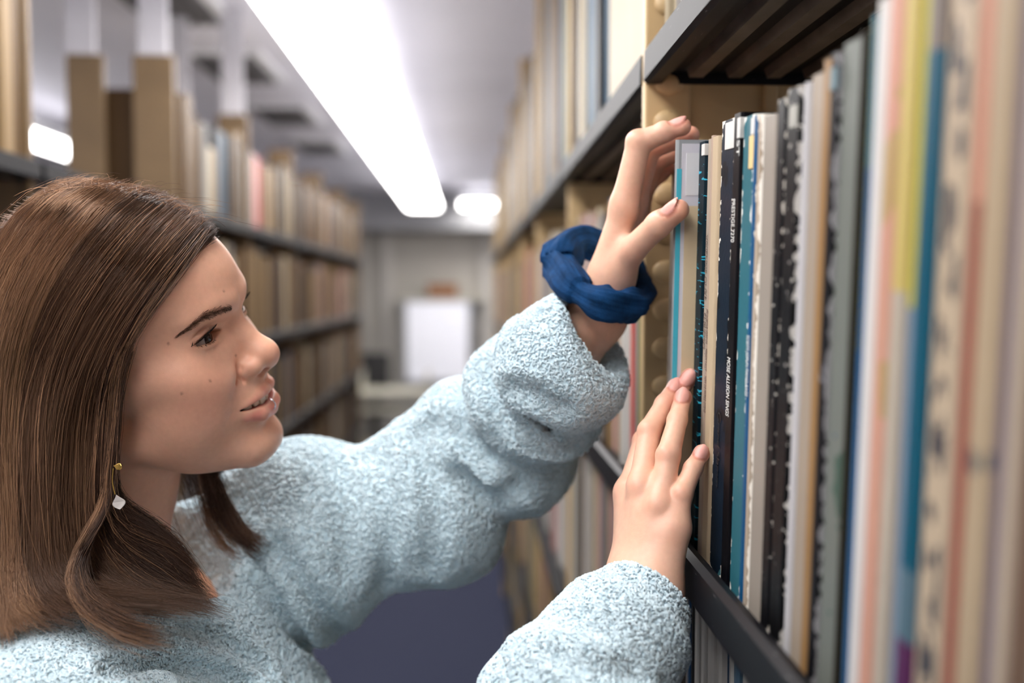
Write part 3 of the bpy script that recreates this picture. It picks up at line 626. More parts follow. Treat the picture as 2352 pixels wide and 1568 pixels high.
    # lips
    d = smin(d, tube(q, UPLIP, [1.4, 2.8, 3.8, 4.2, 3.9], 2), 2.6); d = smin(d, tube(q, LOLIP, [1.4, 4.2, 6.0, 6.6], 2), 2.6)
    d += 2.2*gauss(q, (35.5, 72, -42), (3.5, 8, 3.5))
    x = q[:, 0]; g = 3.6*np.clip(1-(x/31.5)**2, -1, 1); zc0 = -45.8+3.6*(x/31)**2; ya = 97-.022*x*x
    cut = np.maximum(np.maximum(np.abs(P[:, 2]-zc0)-g, ya-15-q[:, 1]), x-31.5); d = smax(d, -cut, 1.2)
    # ear
    ear = ell(q, (70, -8, 2), (5.0, 15, 27)); ear = smin(ear, ell(q, (68, -1, -24), (4.5, 8, 9)), 5); ear = smax(ear, -ell(q, (77, -6, 4), (5.5, 9, 18)), 3)
    d = smin(d, ear, 4)
    return d
def trace_head(px, py, f=None, off=0.):
    """first point of the head surface (head space, mm) seen along a pixel's direction"""
    f = f or head_sdf; o = head_l(CAM[None])[0]; dr = ray(px, py)@HR; dr = dr/np.linalg.norm(dr); t = np.arange(480., 980., 1.0)
    d = f((o+dr*t[:, None]).astype('f4'))-off; i = int(np.argmax(d < 0))
    if d[i] >= 0: return o+dr*t[int(np.argmin(d))]            # grazes past: nearest point of the ray
    a = d[i-1]/(d[i-1]-d[i]) if i else 0.; return o+dr*(t[i]-1+a)
MOLES = [trace_head(25+x/2.904, 530+y/2.904) for x, y in ((1330, 1000), (1140, 1085), (1420, 402), (1500, 832), (1050, 752), (1300, 560))]
def skin_paint(V):
    """pigment of the skin in head space: warm base, ruddier cheeks and nose, lips, a few moles"""
    q = V.copy(); q[:, 0] = np.abs(q[:, 0]); n = len(V)
    C = np.tile(L3((226, 174, 148)), (n, 1)); red = L3((214, 138, 116)); lip = L3((208, 106, 106)); pale = L3((224, 176, 148))
    def mixc(w, c): nonlocal C; w = np.clip(w, 0, 1)[:, None]; C = C*(1-w)+c*w
    mixc(.45*gauss(q, (44, 66, -22), (20, 25, 22)), red); mixc(.35*gauss(q, (0, 112, -12), (11, 12, 9)), red); mixc(.3*gauss(q, (0, 92, 62), (32, 30, 22)), pale)
    dl = np.minimum(tube(q, UPLIP, [.6, 2.2, 3.0, 3.4, 3.1]), tube(q, LOLIP, [.8, 3.8, 5.4, 5.9])); w = 1/(1+np.exp((dl-.7)/.5)); mixc(w*(q[:, 1] > 74), lip)
    inside = (np.abs(V[:, 2]+46.0-3.6*(q[:, 0]/31)**2) < 2.6) & (q[:, 1] < 95-.022*q[:, 0]**2) & (q[:, 1] > 60) & (q[:, 0] < 31); C[inside] = L3((120, 44, 40))
    zu, zl, eu = eye_open(q); r = np.sqrt(((q-EYE)**2).sum(-1)); m = np.exp(-((V[:, 2]-zu-2.6)/2.2)**2)*(r < 15.5)*(eu < .1); mixc(.35*m, L3((168, 108, 88)))
    for m_ in MOLES:
        mixc(.75*np.exp(-((V-m_)**2).sum(-1)/.85), L3((104, 62, 46)))
    nost = np.exp(-((((q-np.array([6, 101.5, -22.6]))/np.array([3.2, 6, 3.4]))**2).sum(-1)*.9)**2); mixc(.6*nost, L3((150, 80, 62)))
    return C
# ------------------------------------------------------------------ strand kit
def strands_mesh(name, S, R, C0, jit=.25, sides=3, seed=1):
    """S (N,M,3) strand points, R (M,) or (N,M) radii; one mesh of thin tapering tubes, pigment per strand"""
    rng = np.random.default_rng(seed); N_, M_, _ = S.shape; R = np.broadcast_to(R, (N_, M_))
    T = np.gradient(S, axis=1); T /= np.linalg.norm(T, axis=2, keepdims=True)+1e-12
    ref = np.broadcast_to(np.array([.31, .62, .72]), T.shape); A = np.cross(T, ref); A /= np.linalg.norm(A, axis=2, keepdims=True)+1e-9; Bn = np.cross(T, A)
    ang = np.arange(sides)*math.tau/sides
    V = S[:, :, None, :]+R[:, :, None, None]*(A[:, :, None, :]*np.cos(ang)[None, None, :, None]+Bn[:, :, None, :]*np.sin(ang)[None, None, :, None])
    base = (np.arange(N_)*M_*sides)[:, None, None]+(np.arange(M_-1)*sides)[None, :, None]; j = np.arange(sides)[None, None, :]; j2 = (np.arange(sides)+1) % sides
    Q = np.stack([base+j, base+j2[None, None, :], base+sides+j2[None, None, :], base+sides+j], -1).reshape(-1, 4)
    me = np_mesh(name, V.reshape(-1, 3), Q)
    C = np.asarray(C0, float); C = np.broadcast_to(C, (N_, 3))*(1+jit*(rng.random((N_, 1))*2-1)); paint(me, 'pig', np.repeat(C, M_*sides, axis=0)); return me
def hair_material(name, rough=.34, spec=.55):
    m = bpy.data.materials.new(name); m.use_nodes = True; nt = m.node_tree; b = nt.nodes['Principled BSDF']; at = nt.nodes.new('ShaderNodeVertexColor'); at.layer_name = 'pig'
    nt.links.new(at.outputs[0], b.inputs['Base Color']); b.inputs['Roughness'].default_value = rough; b.inputs['Specular IOR Level'].default_value = spec; return m
def surf(P, off=0., f=None, it=6):
    """pull points (head space, mm) on to the skin, or a given height above it; returns points and normals"""
    f = f or head_sdf; P = np.asarray(P, 'f4').copy(); e = .4
    for _ in range(it):
        d = f(P)-off; g = np.stack([f(P+np.eye(3, dtype='f4')[i]*e)-f(P-np.eye(3, dtype='f4')[i]*e) for i in range(3)], 1); ln = np.linalg.norm(g, axis=1, keepdims=True)+1e-9; g /= ln
        P = P-g*np.clip(d, -8, 8)[:, None]*.9
    return P, g
brow_m = hair_material('brow_hair', .6, .2)
def brow(side, parent):
    rng = np.random.default_rng(5); n = 520; t = rng.random(n); c = catmull([(14, 97, 34.0), (22, 94, 36.5), (33, 86, 39.0), (42, 78, 36.5), (49, 69, 32)], 60)
    b = c[(t*59).astype(int)]; wid = np.interp(t, [0, .1, .3, .6, 1], [1.6, 3.0, 3.9, 2.8, .8]); v = np.clip(rng.normal(0, .55, n), -1.1, 1.1)*wid; b[:, 2] += v; b[:, 0] *= side
    p0, nrm = surf(b, .1); tan = np.stack([np.interp(t, [0, 1], [.75, .9]), np.interp(t, [0, .5, 1], [-.2, -.45, -.6]), np.interp(t, [0, .25, .6, 1], [1.1, .5, .0, -.45])-v*.16], 1); tan[:, 0] *= side
    tan += rng.normal(0, .12, tan.shape); tan /= np.linalg.norm(tan, axis=1, keepdims=True); ln = np.interp(t, [0, .5, 1], [5.0, 6.0, 4.5])*rng.uniform(.7, 1.1, n)
    S = np.stack([p0+tan*ln[:, None]*s+nrm*(.5*math.sin(s*2.6)) for s in np.linspace(0, 1, 5)], 1)
    S2, _ = surf(S.reshape(-1, 3), .35, it=3); S = np.where(np.arange(5)[None, :, None] > 0, S2.reshape(S.shape), S)
    me = strands_mesh('eyebrow', head_w(S), np.array([.00007, .00009, .00008, .00006, .00002]), L3((92, 66, 52)), .3, 3, 2); return new_obj('eyebrow', me, parent, brow_m)
def lashes(side, parent):
    rng = np.random.default_rng(9); st = []
    for up in (1, 0):
        n = 240 if up else 36; x = rng.uniform(19, 44.8, n); u = (x-31.0)/14.2; cc = np.clip(1-u*u, 0, 1)
        z = (EYE[2]-.2+5.1*cc**.8 if up else EYE[2]-.2-3.0*cc)-.02*(x-31.0); dx = x-EYE[0]; dz = z-EYE[2]; y = EYE[1]+np.sqrt(np.maximum(13.4**2-dx*dx-dz*dz, 4)); b = np.stack([x, y, z], 1)
        ln = rng.uniform(.75, 1.1, n)*(7.5 if up else 2.0)*np.interp(x, [17, 30, 42], [.65, .9, 1.15]); out = np.stack([(x-28)/16*.8, np.full(n, .85), np.full(n, .0)], 1); out /= np.linalg.norm(out, axis=1, keepdims=True)
        zz = (.15, 1.0) if up else (-.45, -.3)
        S = np.stack([b+out*ln[:, None]*s+np.array([0, 0, 1])*ln[:, None]*(zz[0]*s*(1-s)*-1.2+zz[1]*.55*s*s if up else zz[0]*s) for s in np.linspace(0, 1, 6)], 1); S[:, :, 0] += rng.normal(0, .25, (n, 1))*np.linspace(0, 1, 6)
        S[:, :, 0] *= side; st.append(S)
    S = np.concatenate(st); me = strands_mesh('eyelashes', head_w(S), np.array([.00014, .00014, .00012, .0001, .00007, .00002]), L3((20, 14, 13)), .2, 3, 3); return new_obj('eyelashes', me, parent, brow_m)
teeth_m = mat('tooth_enamel', (232, 222, 204), .18, .03, 300.)
def teeth(parent):
    bm = bmesh.new(); w = [8.2, 6.6, 7.4, 6.8, 6.6]; 
    for s in (-1, 1):
        x = 0.; 
        for i, wi in enumerate(w):
            xc = x+wi/2; x += wi*.93; yc = 91.6-.024*xc*xc; a = math.atan(-.048*xc); h = [9.5, 8.4, 9.2, 8.0, 7.5][i]
            tf = Matrix.Translation((s*xc, yc, -45.8+(1.2 if i else .8)+.0045*xc*xc*1.1)) @ Matrix.Rotation(s*a, 4, 'Z')
            add_box(bm, (-wi/2+.15, -2.4, -h/2), (wi/2-.15, 1.6, h/2), 1.4, 3, tf)
    for v in bm.verts: v.co = Vector(head_w(np.array(v.co)))
    return new_obj('teeth', bm_mesh('teeth', bm, True), parent, teeth_m)
def lip_ring(parent):
    c = np.array([5.0, 97.0, -51.0]); e1 = np.array([0.2, .85, -.1]); e2 = np.array([0, .25, .95]); e1 /= np.linalg.norm(e1); e2 -= e1*(e1@e2); e2 /= np.linalg.norm(e2); e3 = np.cross(e1, e2); V = []; nu, nv = 40, 10; R, r = 4.6, .62
    for i in range(nu):
        a = i*math.tau/nu; d = e1*math.cos(a)+e2*math.sin(a)
        for j in range(nv): b = j*math.tau/nv; V.append(c+d*(R+r*math.cos(b))+e3*r*math.sin(b))
    Q = [(i*nv+j, ((i+1) % nu)*nv+j, ((i+1) % nu)*nv+(j+1) % nv, i*nv+(j+1) % nv) for i in range(nu) for j in range(nv)]
    o = new_obj('lip_ring', np_mesh('lip_ring', head_w(np.array(V)), Q), parent, mat('silver', (226, 226, 232), .12, .02, 30., metal=1.)); o['label'] = 'thin silver ring through the lower lip'; return o
def skin_material():
    m = bpy.data.materials.new('skin'); m.use_nodes = True; nt = m.node_tree; N = nt.nodes; L = nt.links; b = N['Principled BSDF']
    at = N.new('ShaderNodeVertexColor'); at.layer_name = 'pig'; tc = N.new('ShaderNodeTexCoord')
    n1 = N.new('ShaderNodeTexNoise'); n1.inputs['Scale'].default_value = 240; n1.inputs['Detail'].default_value = 6; L.new(tc.outputs['Object'], n1.inputs['Vector'])
    r = N.new('ShaderNodeValToRGB'); r.color_ramp.elements[0].position = .3; r.color_ramp.elements[1].position = .7; r.color_ramp.elements[0].color = (.84, .78, .75, 1); r.color_ramp.elements[1].color = (1.05, 1.05, 1.05, 1); L.new(n1.outputs[0], r.inputs[0])
    mx = N.new('ShaderNodeMix'); mx.data_type = 'RGBA'; mx.blend_type = 'MULTIPLY'; mx.inputs[0].default_value = .3; L.new(at.outputs[0], mx.inputs[6]); L.new(r.outputs[0], mx.inputs[7]); L.new(mx.outputs[2], b.inputs['Base Color'])
    b.inputs['Roughness'].default_value = .42; b.inputs['Specular IOR Level'].default_value = .42
    b.inputs['Subsurface Weight'].default_value = .22; b.inputs['Subsurface Radius'].default_value = (1.0, .35, .2); b.inputs['Subsurface Scale'].default_value = .006
    n2 = N.new('ShaderNodeTexNoise'); n2.inputs['Scale'].default_value = 900; n2.inputs['Detail'].default_value = 2; L.new(tc.outputs['Object'], n2.inputs['Vector'])
    n3 = N.new('ShaderNodeTexVoronoi'); n3.inputs['Scale'].default_value = 2400; L.new(tc.outputs['Object'], n3.inputs['Vector'])
    ad = N.new('ShaderNodeMath'); ad.operation = 'ADD'; L.new(n2.outputs[0], ad.inputs[0]); L.new(n3.outputs[0], ad.inputs[1])
    bp = N.new('ShaderNodeBump'); bp.inputs['Strength'].default_value = .10; bp.inputs['Distance'].default_value = .0006; L.new(ad.outputs[0], bp.inputs['Height']); L.new(bp.outputs[0], b.inputs['Normal'])
    return m
def eye_material():
    m = bpy.data.materials.new('eyeball'); m.use_nodes = True; nt = m.node_tree; b = nt.nodes['Principled BSDF']; at = nt.nodes.new('ShaderNodeVertexColor'); at.layer_name = 'pig'
    nt.links.new(at.outputs[0], b.inputs['Base Color']); b.inputs['Roughness'].default_value = .08; b.inputs['Specular IOR Level'].default_value = .3; return m
eye_m = eye_material()
def eyeball(side, gaze, parent):
    g = np.array(gaze, float); g /= np.linalg.norm(g); c = EYE*[side, 1, 1]
    n_u, n_v = 72, 56; t = np.linspace(0, math.pi, n_v); a = np.linspace(0, math.tau, n_u, endpoint=False)
    ex = np.cross(g, [0, 0, 1.]); ex /= np.linalg.norm(ex); ez = np.cross(ex, g); V = []; C = []
    for tt in t:
        ang = tt; rr = 12.0+.55*max(0, 1-(ang/.50)**2)
        for aa in a:
            V.append(c+rr*(g*math.cos(ang)+math.sin(ang)*(ex*math.cos(aa)+ez*math.sin(aa))))
            if ang < .17: col = L3((8, 6, 6))
            elif ang < .52: k = (ang-.17)/.35; col = L3((46, 28, 20))*(1-.55*k)*(1+.25*math.sin(aa*23)); 
            elif ang < .58: col = L3((34, 24, 22))
            else: col = L3((150, 136, 130))*(1-.12*min(1, (ang-.5)))  # sclera greyed so that the lids' shade is in its colour
            C.append(col)
    Q = [(i*n_u+j, i*n_u+(j+1) % n_u, (i+1)*n_u+(j+1) % n_u, (i+1)*n_u+j) for i in range(n_v-1) for j in range(n_u)]
    me = np_mesh('eye', head_w(np.array(V)), Q); paint(me, 'pig', C); return new_obj('eye', me, parent, eye_m)
# ------------------------------------------------------------------ hair: guide curves traced on the hair's outer shell, then hanging free
def hair_shell(P):
    P = np.asarray(P, 'f4'); d = ell(P, (0, -9, 45), (80, 102, 99)); return np.minimum(d, head_sdf(P)-3.0)
RIGHT = [  # (pixels from the parting to the tips, number of points lying on the head, depth of the tips)
 ([(486, 536), (462, 560), (412, 628), (350, 712), (296, 790), (276, 880), (268, 980), (254, 1080), (258, 1150), (292, 1195), (350, 1225), (410, 1265), (455, 1322), (482, 1378)], 6, .735),
 ([(478, 520), (440, 556), (380, 630), (312, 730), (262, 830), (245, 930), (240, 1040), (236, 1130), (252, 1210), (300, 1270), (365, 1316), (425, 1352), (475, 1388), (505, 1412)], 6, .728),
 ([(455, 496), (410, 535), (340, 620), (262, 730), (205, 850), (180, 960), (172, 1080), (172, 1180), (180, 1260), (206, 1330), (270, 1376), (355, 1396), (450, 1406), (527, 1420)], 6, .705),
 ([(400, 460), (345, 497), (265, 590), (185, 710), (130, 840), (106, 960), (98, 1080), (96, 1190), (100, 1280), (114, 1340), (155, 1380), (215, 1394), (300, 1402), (370, 1406)], 5, .675),
 ([(330, 436), (265, 465), (180, 560), (100, 690), (56, 830), (38, 960), (34, 1080), (34, 1200), (34, 1290), (38, 1350), (48, 1396), (66, 1420), (90, 1438), (120, 1446)], 5, .655),
 ([(250, 421), (180, 442), (92, 530), (14, 670), (-24, 820), (-36, 960), (-34, 1100), (-24, 1220), (-20, 1300), (-14, 1370), (-6, 1420), (0, 1450), (6, 1470), (14, 1482)], 4, .645),
 ([(180, 416), (100, 436), (14, 510), (-60, 650), (-96, 800), (-106, 950), (-104, 1100), (-96, 1230), (-90, 1330), (-84, 1400), (-78, 1440), (-72, 1465), (-64, 1485), (-50, 1500)], 3, .655)]
LOCK = [([(292, 800), (272, 900), (262, 1000), (262, 1080), (256, 1150), (215, 1225), (184, 1285), (176, 1340), (194, 1388), (238, 1428), (305, 1461), (362, 1474), (414, 1482)], 3, .640),
        ([(280, 815), (258, 910), (246, 1005), (243, 1085), (232, 1160), (192, 1235), (164, 1290), (158, 1345), (178, 1396), (226, 1440), (300, 1474), (355, 1484), (404, 1490)], 3, .638)]
def right_guides(table=RIGHT, lift=0.):
    out = []
    for pts, n, dend in table:
        W = [head_w(trace_head(x, y, hair_shell, lift)[None])[0] for x, y in pts[:n]]; d0 = float((W[-1]-CAM)@FW); m = len(pts)-n
        for i, (x, y) in enumerate(pts[n:]):
            t = (i+1)/m; W.append(at_depth(x, y, d0+(dend-d0)*(t*t*(3-2*t))))
        out.append(catmull(W, 48))
    return np.array(out)
FAR = [[(470, 1060, .875), (484, 1110, .872), (500, 1160, .862), (528, 1215, .850), (572, 1256, .842), (612, 1276, .838)], [(486, 1050, .872), (505, 1100, .866), (528, 1150, .856), (560, 1200, .846), (592, 1236, .840), (618, 1262, .836)],
       [(462, 1070, .88), (470, 1120, .876), (480, 1180, .868), (498, 1235, .856), (530, 1276, .846), (566, 1294, .840)]]
def far_guides(): return np.array([catmull(np.array([at_depth(x, y, D) for x, y, D in g]), 48) for g in FAR])
def left_guides():
    """far side and back of the head: swept back from the parting, over the shell, then straight down"""
    out = []
    for k, (y0, ty, x1, dx) in enumerate(((84, 26, .0, 0), (60, 8, -.01, 0), (25, -25, -.03, 0), (-20, -60, -.06, 0), (-60, -90, -.09, 0), (-80, -100, -.11, 0))):
        a = surf(np.array([[5, y0, 140.]]), 0, hair_shell)[0][0]; L_ = [a]
        for w in np.linspace(.18, 1, 7):
            p = np.array([-95*math.sin(w*1.5)-(0 if k < 4 else -40*w), y0+(ty-y0)*w, 60+75*math.cos(w*1.75)]); L_.append(surf(p[None], 0, hair_shell)[0][0])
        W = [head_w(p[None])[0] for p in L_]; e = W[-1]
        E_ = [at_depth(616, 1280, .838), at_depth(556, 1284, .835), at_depth(490, 1290, .85)][k] if k < 3 else e+np.array([x1*.5+.03, .01, -.28]); Cp = np.array([e[0]*.8+E_[0]*.2, e[1], E_[2]+.07])
        for i in range(1, 8):
            t = i/7; W.append(e*(1-t)**2+Cp*2*t*(1-t)+E_*t*t)
        out.append(catmull(W, 48))
    return np.array(out)
def across(G, s):
    """interpolate the guides at parameters s in 0..1 -> (N, M, 3)"""
    m = len(G); x = np.clip(s, 0, 1)*(m-1); i = np.minimum(x.astype(int), m-2); t = (x-i)[:, None, None]
    p0, p1, p2, p3 = G[np.maximum(i-1, 0)], G[i], G[i+1], G[np.minimum(i+2, m-1)]
    return .5*((2*p1)+(-p0+p2)*t+(2*p0-5*p1+4*p2-p3)*t*t+(-p0+3*p1-3*p2+p3)*t**3)
def hair_normals(S):
    c = head_w(np.array([[0, -5, 30.]]))[0]; n = S-c; n[..., 2] *= .35; return n/(np.linalg.norm(n, axis=-1, keepdims=True)+1e-9)
def make_hair(G, n, seed, M_=20, push=None, side_s=None, clumps=70):
    rng = np.random.default_rng(seed); s = rng.random(n)**1.25 if side_s is None else side_s(rng, n)
    cl = np.sort(rng.random(clumps)); ci = cl[np.argmin(np.abs(s[:, None]-cl[None]), 1)]
    tt = np.linspace(0, 1, M_); full = across(G, s); idx = tt*(full.shape[1]-1); i0 = np.minimum(idx.astype(int), full.shape[1]-2); fr = (idx-i0)[None, :, None]
    A = full[:, i0]*(1-fr)+full[:, i0+1]*fr; fc = across(G, ci); Bc = fc[:, i0]*(1-fr)+fc[:, i0+1]*fr
    coff = rng.normal(0, 1, (clumps, 3))*np.array([.007, .006, .005]); cj = np.argmin(np.abs(s[:, None]-cl[None]), 1)
    Bc = Bc+coff[cj][:, None, :]*(np.clip((tt-.35)/.65, 0, 1)**1.6)[None, :, None]
    w = (np.clip((tt-.3)/.7, 0, 1)**1.1*.85)[None, :, None]*rng.uniform(.5, 1, (n, 1, 1)); S = A*(1-w)+Bc*w
    N_ = hair_normals(S); depth = rng.random((n, 1, 1))**1.4; th = (.005+.013*np.clip(tt/.35, 0, 1))[None, :, None]; S = S-N_*depth*th
    ph = rng.random((n, 3, 1))*math.tau; fq = rng.uniform(.6, 2.2, (n, 3, 1)); am = rng.normal(0, 1, (n, 3, 1)); wob = (am*np.sin(fq*tt[None, None]*6.3+ph)).transpose(0, 2, 1)
    S = S+wob*(.0006+.0032*tt[None, :, None]**1.5)
    S = S+rng.normal(0, .0022, (n, 1, 3))*np.clip(1-tt*4, 0, 1)[None, :, None]
    cut = rng.uniform(.86, 1.0, n)*(1-.10*rng.random(clumps)[cj]); L_ = np.linspace(0, 1, M_)[None]*cut[:, None]*(M_-1); j0 = np.minimum(L_.astype(int), M_-2); f2 = (L_-j0)[..., None]; ar = np.arange(n)[:, None]
    S = S[ar, j0]*(1-f2)+S[ar, j0+1]*f2
    return S, s
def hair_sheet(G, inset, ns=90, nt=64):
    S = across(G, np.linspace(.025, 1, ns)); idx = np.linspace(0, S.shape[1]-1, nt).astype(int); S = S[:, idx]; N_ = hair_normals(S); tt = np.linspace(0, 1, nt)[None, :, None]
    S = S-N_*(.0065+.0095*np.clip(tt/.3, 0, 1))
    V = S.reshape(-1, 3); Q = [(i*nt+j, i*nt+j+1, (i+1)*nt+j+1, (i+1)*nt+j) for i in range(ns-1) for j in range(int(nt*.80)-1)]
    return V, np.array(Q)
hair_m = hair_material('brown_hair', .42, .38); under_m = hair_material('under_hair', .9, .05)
# ------------------------------------------------------------------ hands (world mm): joints read off the photo, depth from what the fingers touch
def J(*pts): return np.array([at_depth(x, y, D)*1000 for x, y, D in pts])
R_HAND = dict(
 wrist=J((1480, 1352, .700))[0], elbow=np.array([-20., 622, 1120]),
 fingers=[(J((1552, 1214, .700), (1566, 1134, .705), (1592, 1076, .716), (1611, 1040, .723)), (8.6, 7.6, 6.5, 5.6)),
          (J((1517, 1160, .707), (1535, 1046, .720), (1556, 964, .739), (1568, 912, .751)), (9.2, 8.6, 7.1, 6.2)),
          (J((1474, 1118, .722), (1492, 990, .745), (1527, 928, .760), (1552, 888, .770)), (9.6, 8.6, 7.3, 6.3)),
          (J((1445, 1130, .744), (1480, 1012, .768), (1542, 922, .768), (1584, 866, .770)), (9.4, 8.5, 7.3, 6.3))],
 thumb=(J((1462, 1300, .722), (1446, 1222, .752), (1478, 1150, .776), (1512, 1105, .785)), (13, 10.5, 9, 7.6)),
 dorsal=-FW*.75+np.array([-.62, 0, .12]), nails=(0, 1, 2, 3), nail_dir=-FW+np.array([-.28, 0, .15]))
L_HAND = dict(
 wrist=J((1372, 722, .830))[0], elbow=J((1190, 1040, .925))[0],
 fingers=[(J((1434, 478, .802), (1467, 328, .792), (1526, 304, .786), (1566, 290, .782)), (11.2, 9.8, 7.9, 6.5)),
          (J((1456, 468, .825), (1492, 342, .817), (1552, 322, .807), (1586, 309, .802)), (9.8, 8.9, 7.5, 6.4)),
          (J((1462, 486, .846), (1500, 376, .842), (1548, 352, .834), (1580, 338, .830)), (9.4, 8.6, 7.2, 6.2)),
          (J((1456, 520, .862), (1488, 424, .862), (1520, 398, .856), (1541, 380, .852)), (8.6, 7.6, 6.5, 5.6))],
 thumb=(J((1410, 640, .815), (1452, 574, .792), (1513, 515, .767), (1558, 482, .752)), (14, 10.6, 9.8, 8.2)),
 dorsal=np.array([-.5, -.2, .8]), nails=(0,), thumb_dorsal=np.array([-.45, -.55, .75]))
for H in (R_HAND, L_HAND):
    H['dorsal'] = H['dorsal']/np.linalg.norm(H['dorsal'])
    H['nail'] = []
    for i in H['nails']:
        p, r = H['fingers'][i]; a = p[3]-p[2]; a /= np.linalg.norm(a); nd = H.get('nail_dir', H['dorsal']); dz = nd-a*(nd@a); dz /= np.linalg.norm(dz); H['nail'].append((p[3]+dz*(r[3]-.35)-a*1.6, a, dz, r[3]))
    if 'thumb_dorsal' in H:
        p, r = H['thumb']; a = p[3]-p[2]; a /= np.linalg.norm(a); b = H['thumb_dorsal']; dz = b-a*(b@a); dz /= np.linalg.norm(dz); H['nail'].append((p[3]+dz*(r[3]-.35)-a*2.0, a, dz, r[3]))
def nail_sdf(P, N_):
    c, a, dz, r = N_; s = np.cross(a, dz); q = P-c.astype('f4'); q = np.stack([q@a.astype('f4'), q@s.astype('f4'), q@dz.astype('f4')], 1); q[:, 2] += q[:, 1]**2*(.5/r)
    return ell(q, (0, 0, 0), (r*1.15, r*.82, 1.5))
def hand_sdf(P, H):
    P = np.asarray(P, 'f4'); w = H['wrist']; ax = H['elbow']-w; ax = ax/np.linalg.norm(ax); dor = H['dorsal']
    fs = H['fingers']; side = fs[0][0][0]-fs[3][0][0]; side = side/np.linalg.norm(side)
    palm = None
    for i, (p, r) in enumerate(fs):
        ws = w+side*(9-6*i); e = rcone(P, ws, p[0], 16.5, 10.5); palm = e if palm is None else smin(palm, e, 14)
    tp, tr = H['thumb']; palm = smin(palm, rcone(P, w-side*8, tp[0], 15, tr[0]), 14)
    palm = smin(palm, rcone(P, tp[0], .5*(fs[3][0][0]+tp[1]), 12, 9), 12)       # web of the thumb
    fore = smin(rcone(P, w+side*9, w+side*13+ax*170, 17.5, 27), rcone(P, w-side*9, w-side*13+ax*170, 17.0, 27), 16)
    d = smin(palm, fore, 18)
    fin = None
    for p, r in fs:
        e = tube(P, p, r, 3.0)
        for k in (1, 2): e = smin(e, np.sqrt(((P-(p[k]+dor*1.6).astype('f4'))**2).sum(1))-(r[k]-.9), 2.5)
        e = smin(e, np.sqrt(((P-(p[3]-dor*.8).astype('f4'))**2).sum(1))-r[3]*.98, 3)
        fin = e if fin is None else smin(fin, e, 1.2)
    t = tube(P, tp, tr, 4.0)
    d = smin(d, fin, 7); d = smin(d, t, 9)
    for i, (p, r) in enumerate(fs):        # knuckles and tendons
        d -= 1.5*np.exp(-((P-(p[0]+dor*9).astype('f4'))**2).sum(1)/90.); d -= .8*np.exp(-(seg(P, p[0]+dor*10, w+side*(5-3*i)+dor*15)[0]/3.6)**2)
        if i < 3: m = .5*(p[0]+fs[i+1][0][0])+dor*9; d += 1.6*np.exp(-((P-m.astype('f4'))**2).sum(1)/55.)
    for N_ in H['nail']: n_ = nail_sdf(P, N_); d = d+.55*np.exp(-((n_-.9)/.6)**2); d = np.minimum(d, n_)
    return d
def hand_paint(V, H):
    C = np.tile(L3((230, 184, 158)), (len(V), 1))
    def mixc(w, c): nonlocal C; w = np.clip(w, 0, 1)[:, None]; C = C*(1-w)+L3(c)*w
    for p, r in H['fingers']+[H['thumb']]:
        mixc(.55*np.exp(-((V-p[3])**2).sum(1)/130.), (214, 132, 112)); mixc(.35*np.exp(-((V-p[1]-H['dorsal']*6)**2).sum(1)/60.), (206, 126, 104)); mixc(.25*np.exp(-((V-p[0]-H['dorsal']*8)**2).sum(1)/120.), (208, 132, 110))
    for N_ in H['nail']: mixc(.6*np.exp(-((nail_sdf(V.astype('f4'), N_)-.7)/.8)**2), (190, 106, 92)); mixc(.85/(1+np.exp(np.clip((nail_sdf(V.astype('f4'), N_)-.12)/.08, -30, 30))), (234, 176, 168))
    return C
# ------------------------------------------------------------------ fleece jumper (world mm)
def waves(P, n, k, seed):
    rng = np.random.default_rng(seed); o = np.zeros(len(P), 'f4')
    for _ in range(n): v = rng.normal(0, 1, 3); v = v/np.linalg.norm(v)*k*rng.uniform(.6, 1.6); o += np.sin(P@v.astype('f4')+rng.random()*6.28)
    return o/math.sqrt(n)
R_SL = (np.concatenate([J((1480, 1372, .697), (1405, 1494, .670), (1332, 1600, .650)), [[-20., 622, 1120]]]), (34, 44, 52, 60))
L_SL = (J((1361, 770, .826), (1300, 840, .826), (1238, 900, .868), (1160, 1018, .925), (1000, 1145, .935), (690, 1235, .935)), (43, 50, 55, 58, 71, 84))
NB = np.array([-312., 840, 1305]); R_SH = np.array([-296., 676, 1248]); L_SH = np.array([-235., 985, 1275])
def sleeve_d(P, pts, rad, folds, seed):
    d = tube(P, pts, rad, 18); s, t0 = None, None
    L_ = np.concatenate([[0], np.cumsum(np.linalg.norm(np.diff(pts, axis=0), axis=1))]); best = np.full(len(P), 1e9, 'f4'); arc = np.zeros(len(P), 'f4')
    for i in range(len(pts)-1):
        e, t = seg(P, pts[i], pts[i+1]); m = e < best; best[m] = e[m]; arc[m] = (L_[i]+t*(L_[i+1]-L_[i]))[m]
    wv = waves(P, 5, .022, seed)
    for (c, w, a) in folds: d -= a*np.exp(-((arc+wv*9-c)/w)**2)
    return d+wv*1.6
def cuff_cut(P, d, pts, rad, inner, a=None):
    a = (pts[0]-pts[1]) if a is None else np.asarray(a, float); a = a/np.linalg.norm(a); h = (P-pts[0].astype('f4'))@a.astype('f4')
    ax = pts[0]-pts[1]; ax = ax/np.linalg.norm(ax); d = smax(d, h-4, 5); return smax(d, -np.maximum(tube(P, [pts[0]+ax*60, pts[0], pts[0]-ax*70], [inner, inner, inner-8]), -(h+70)), 4)
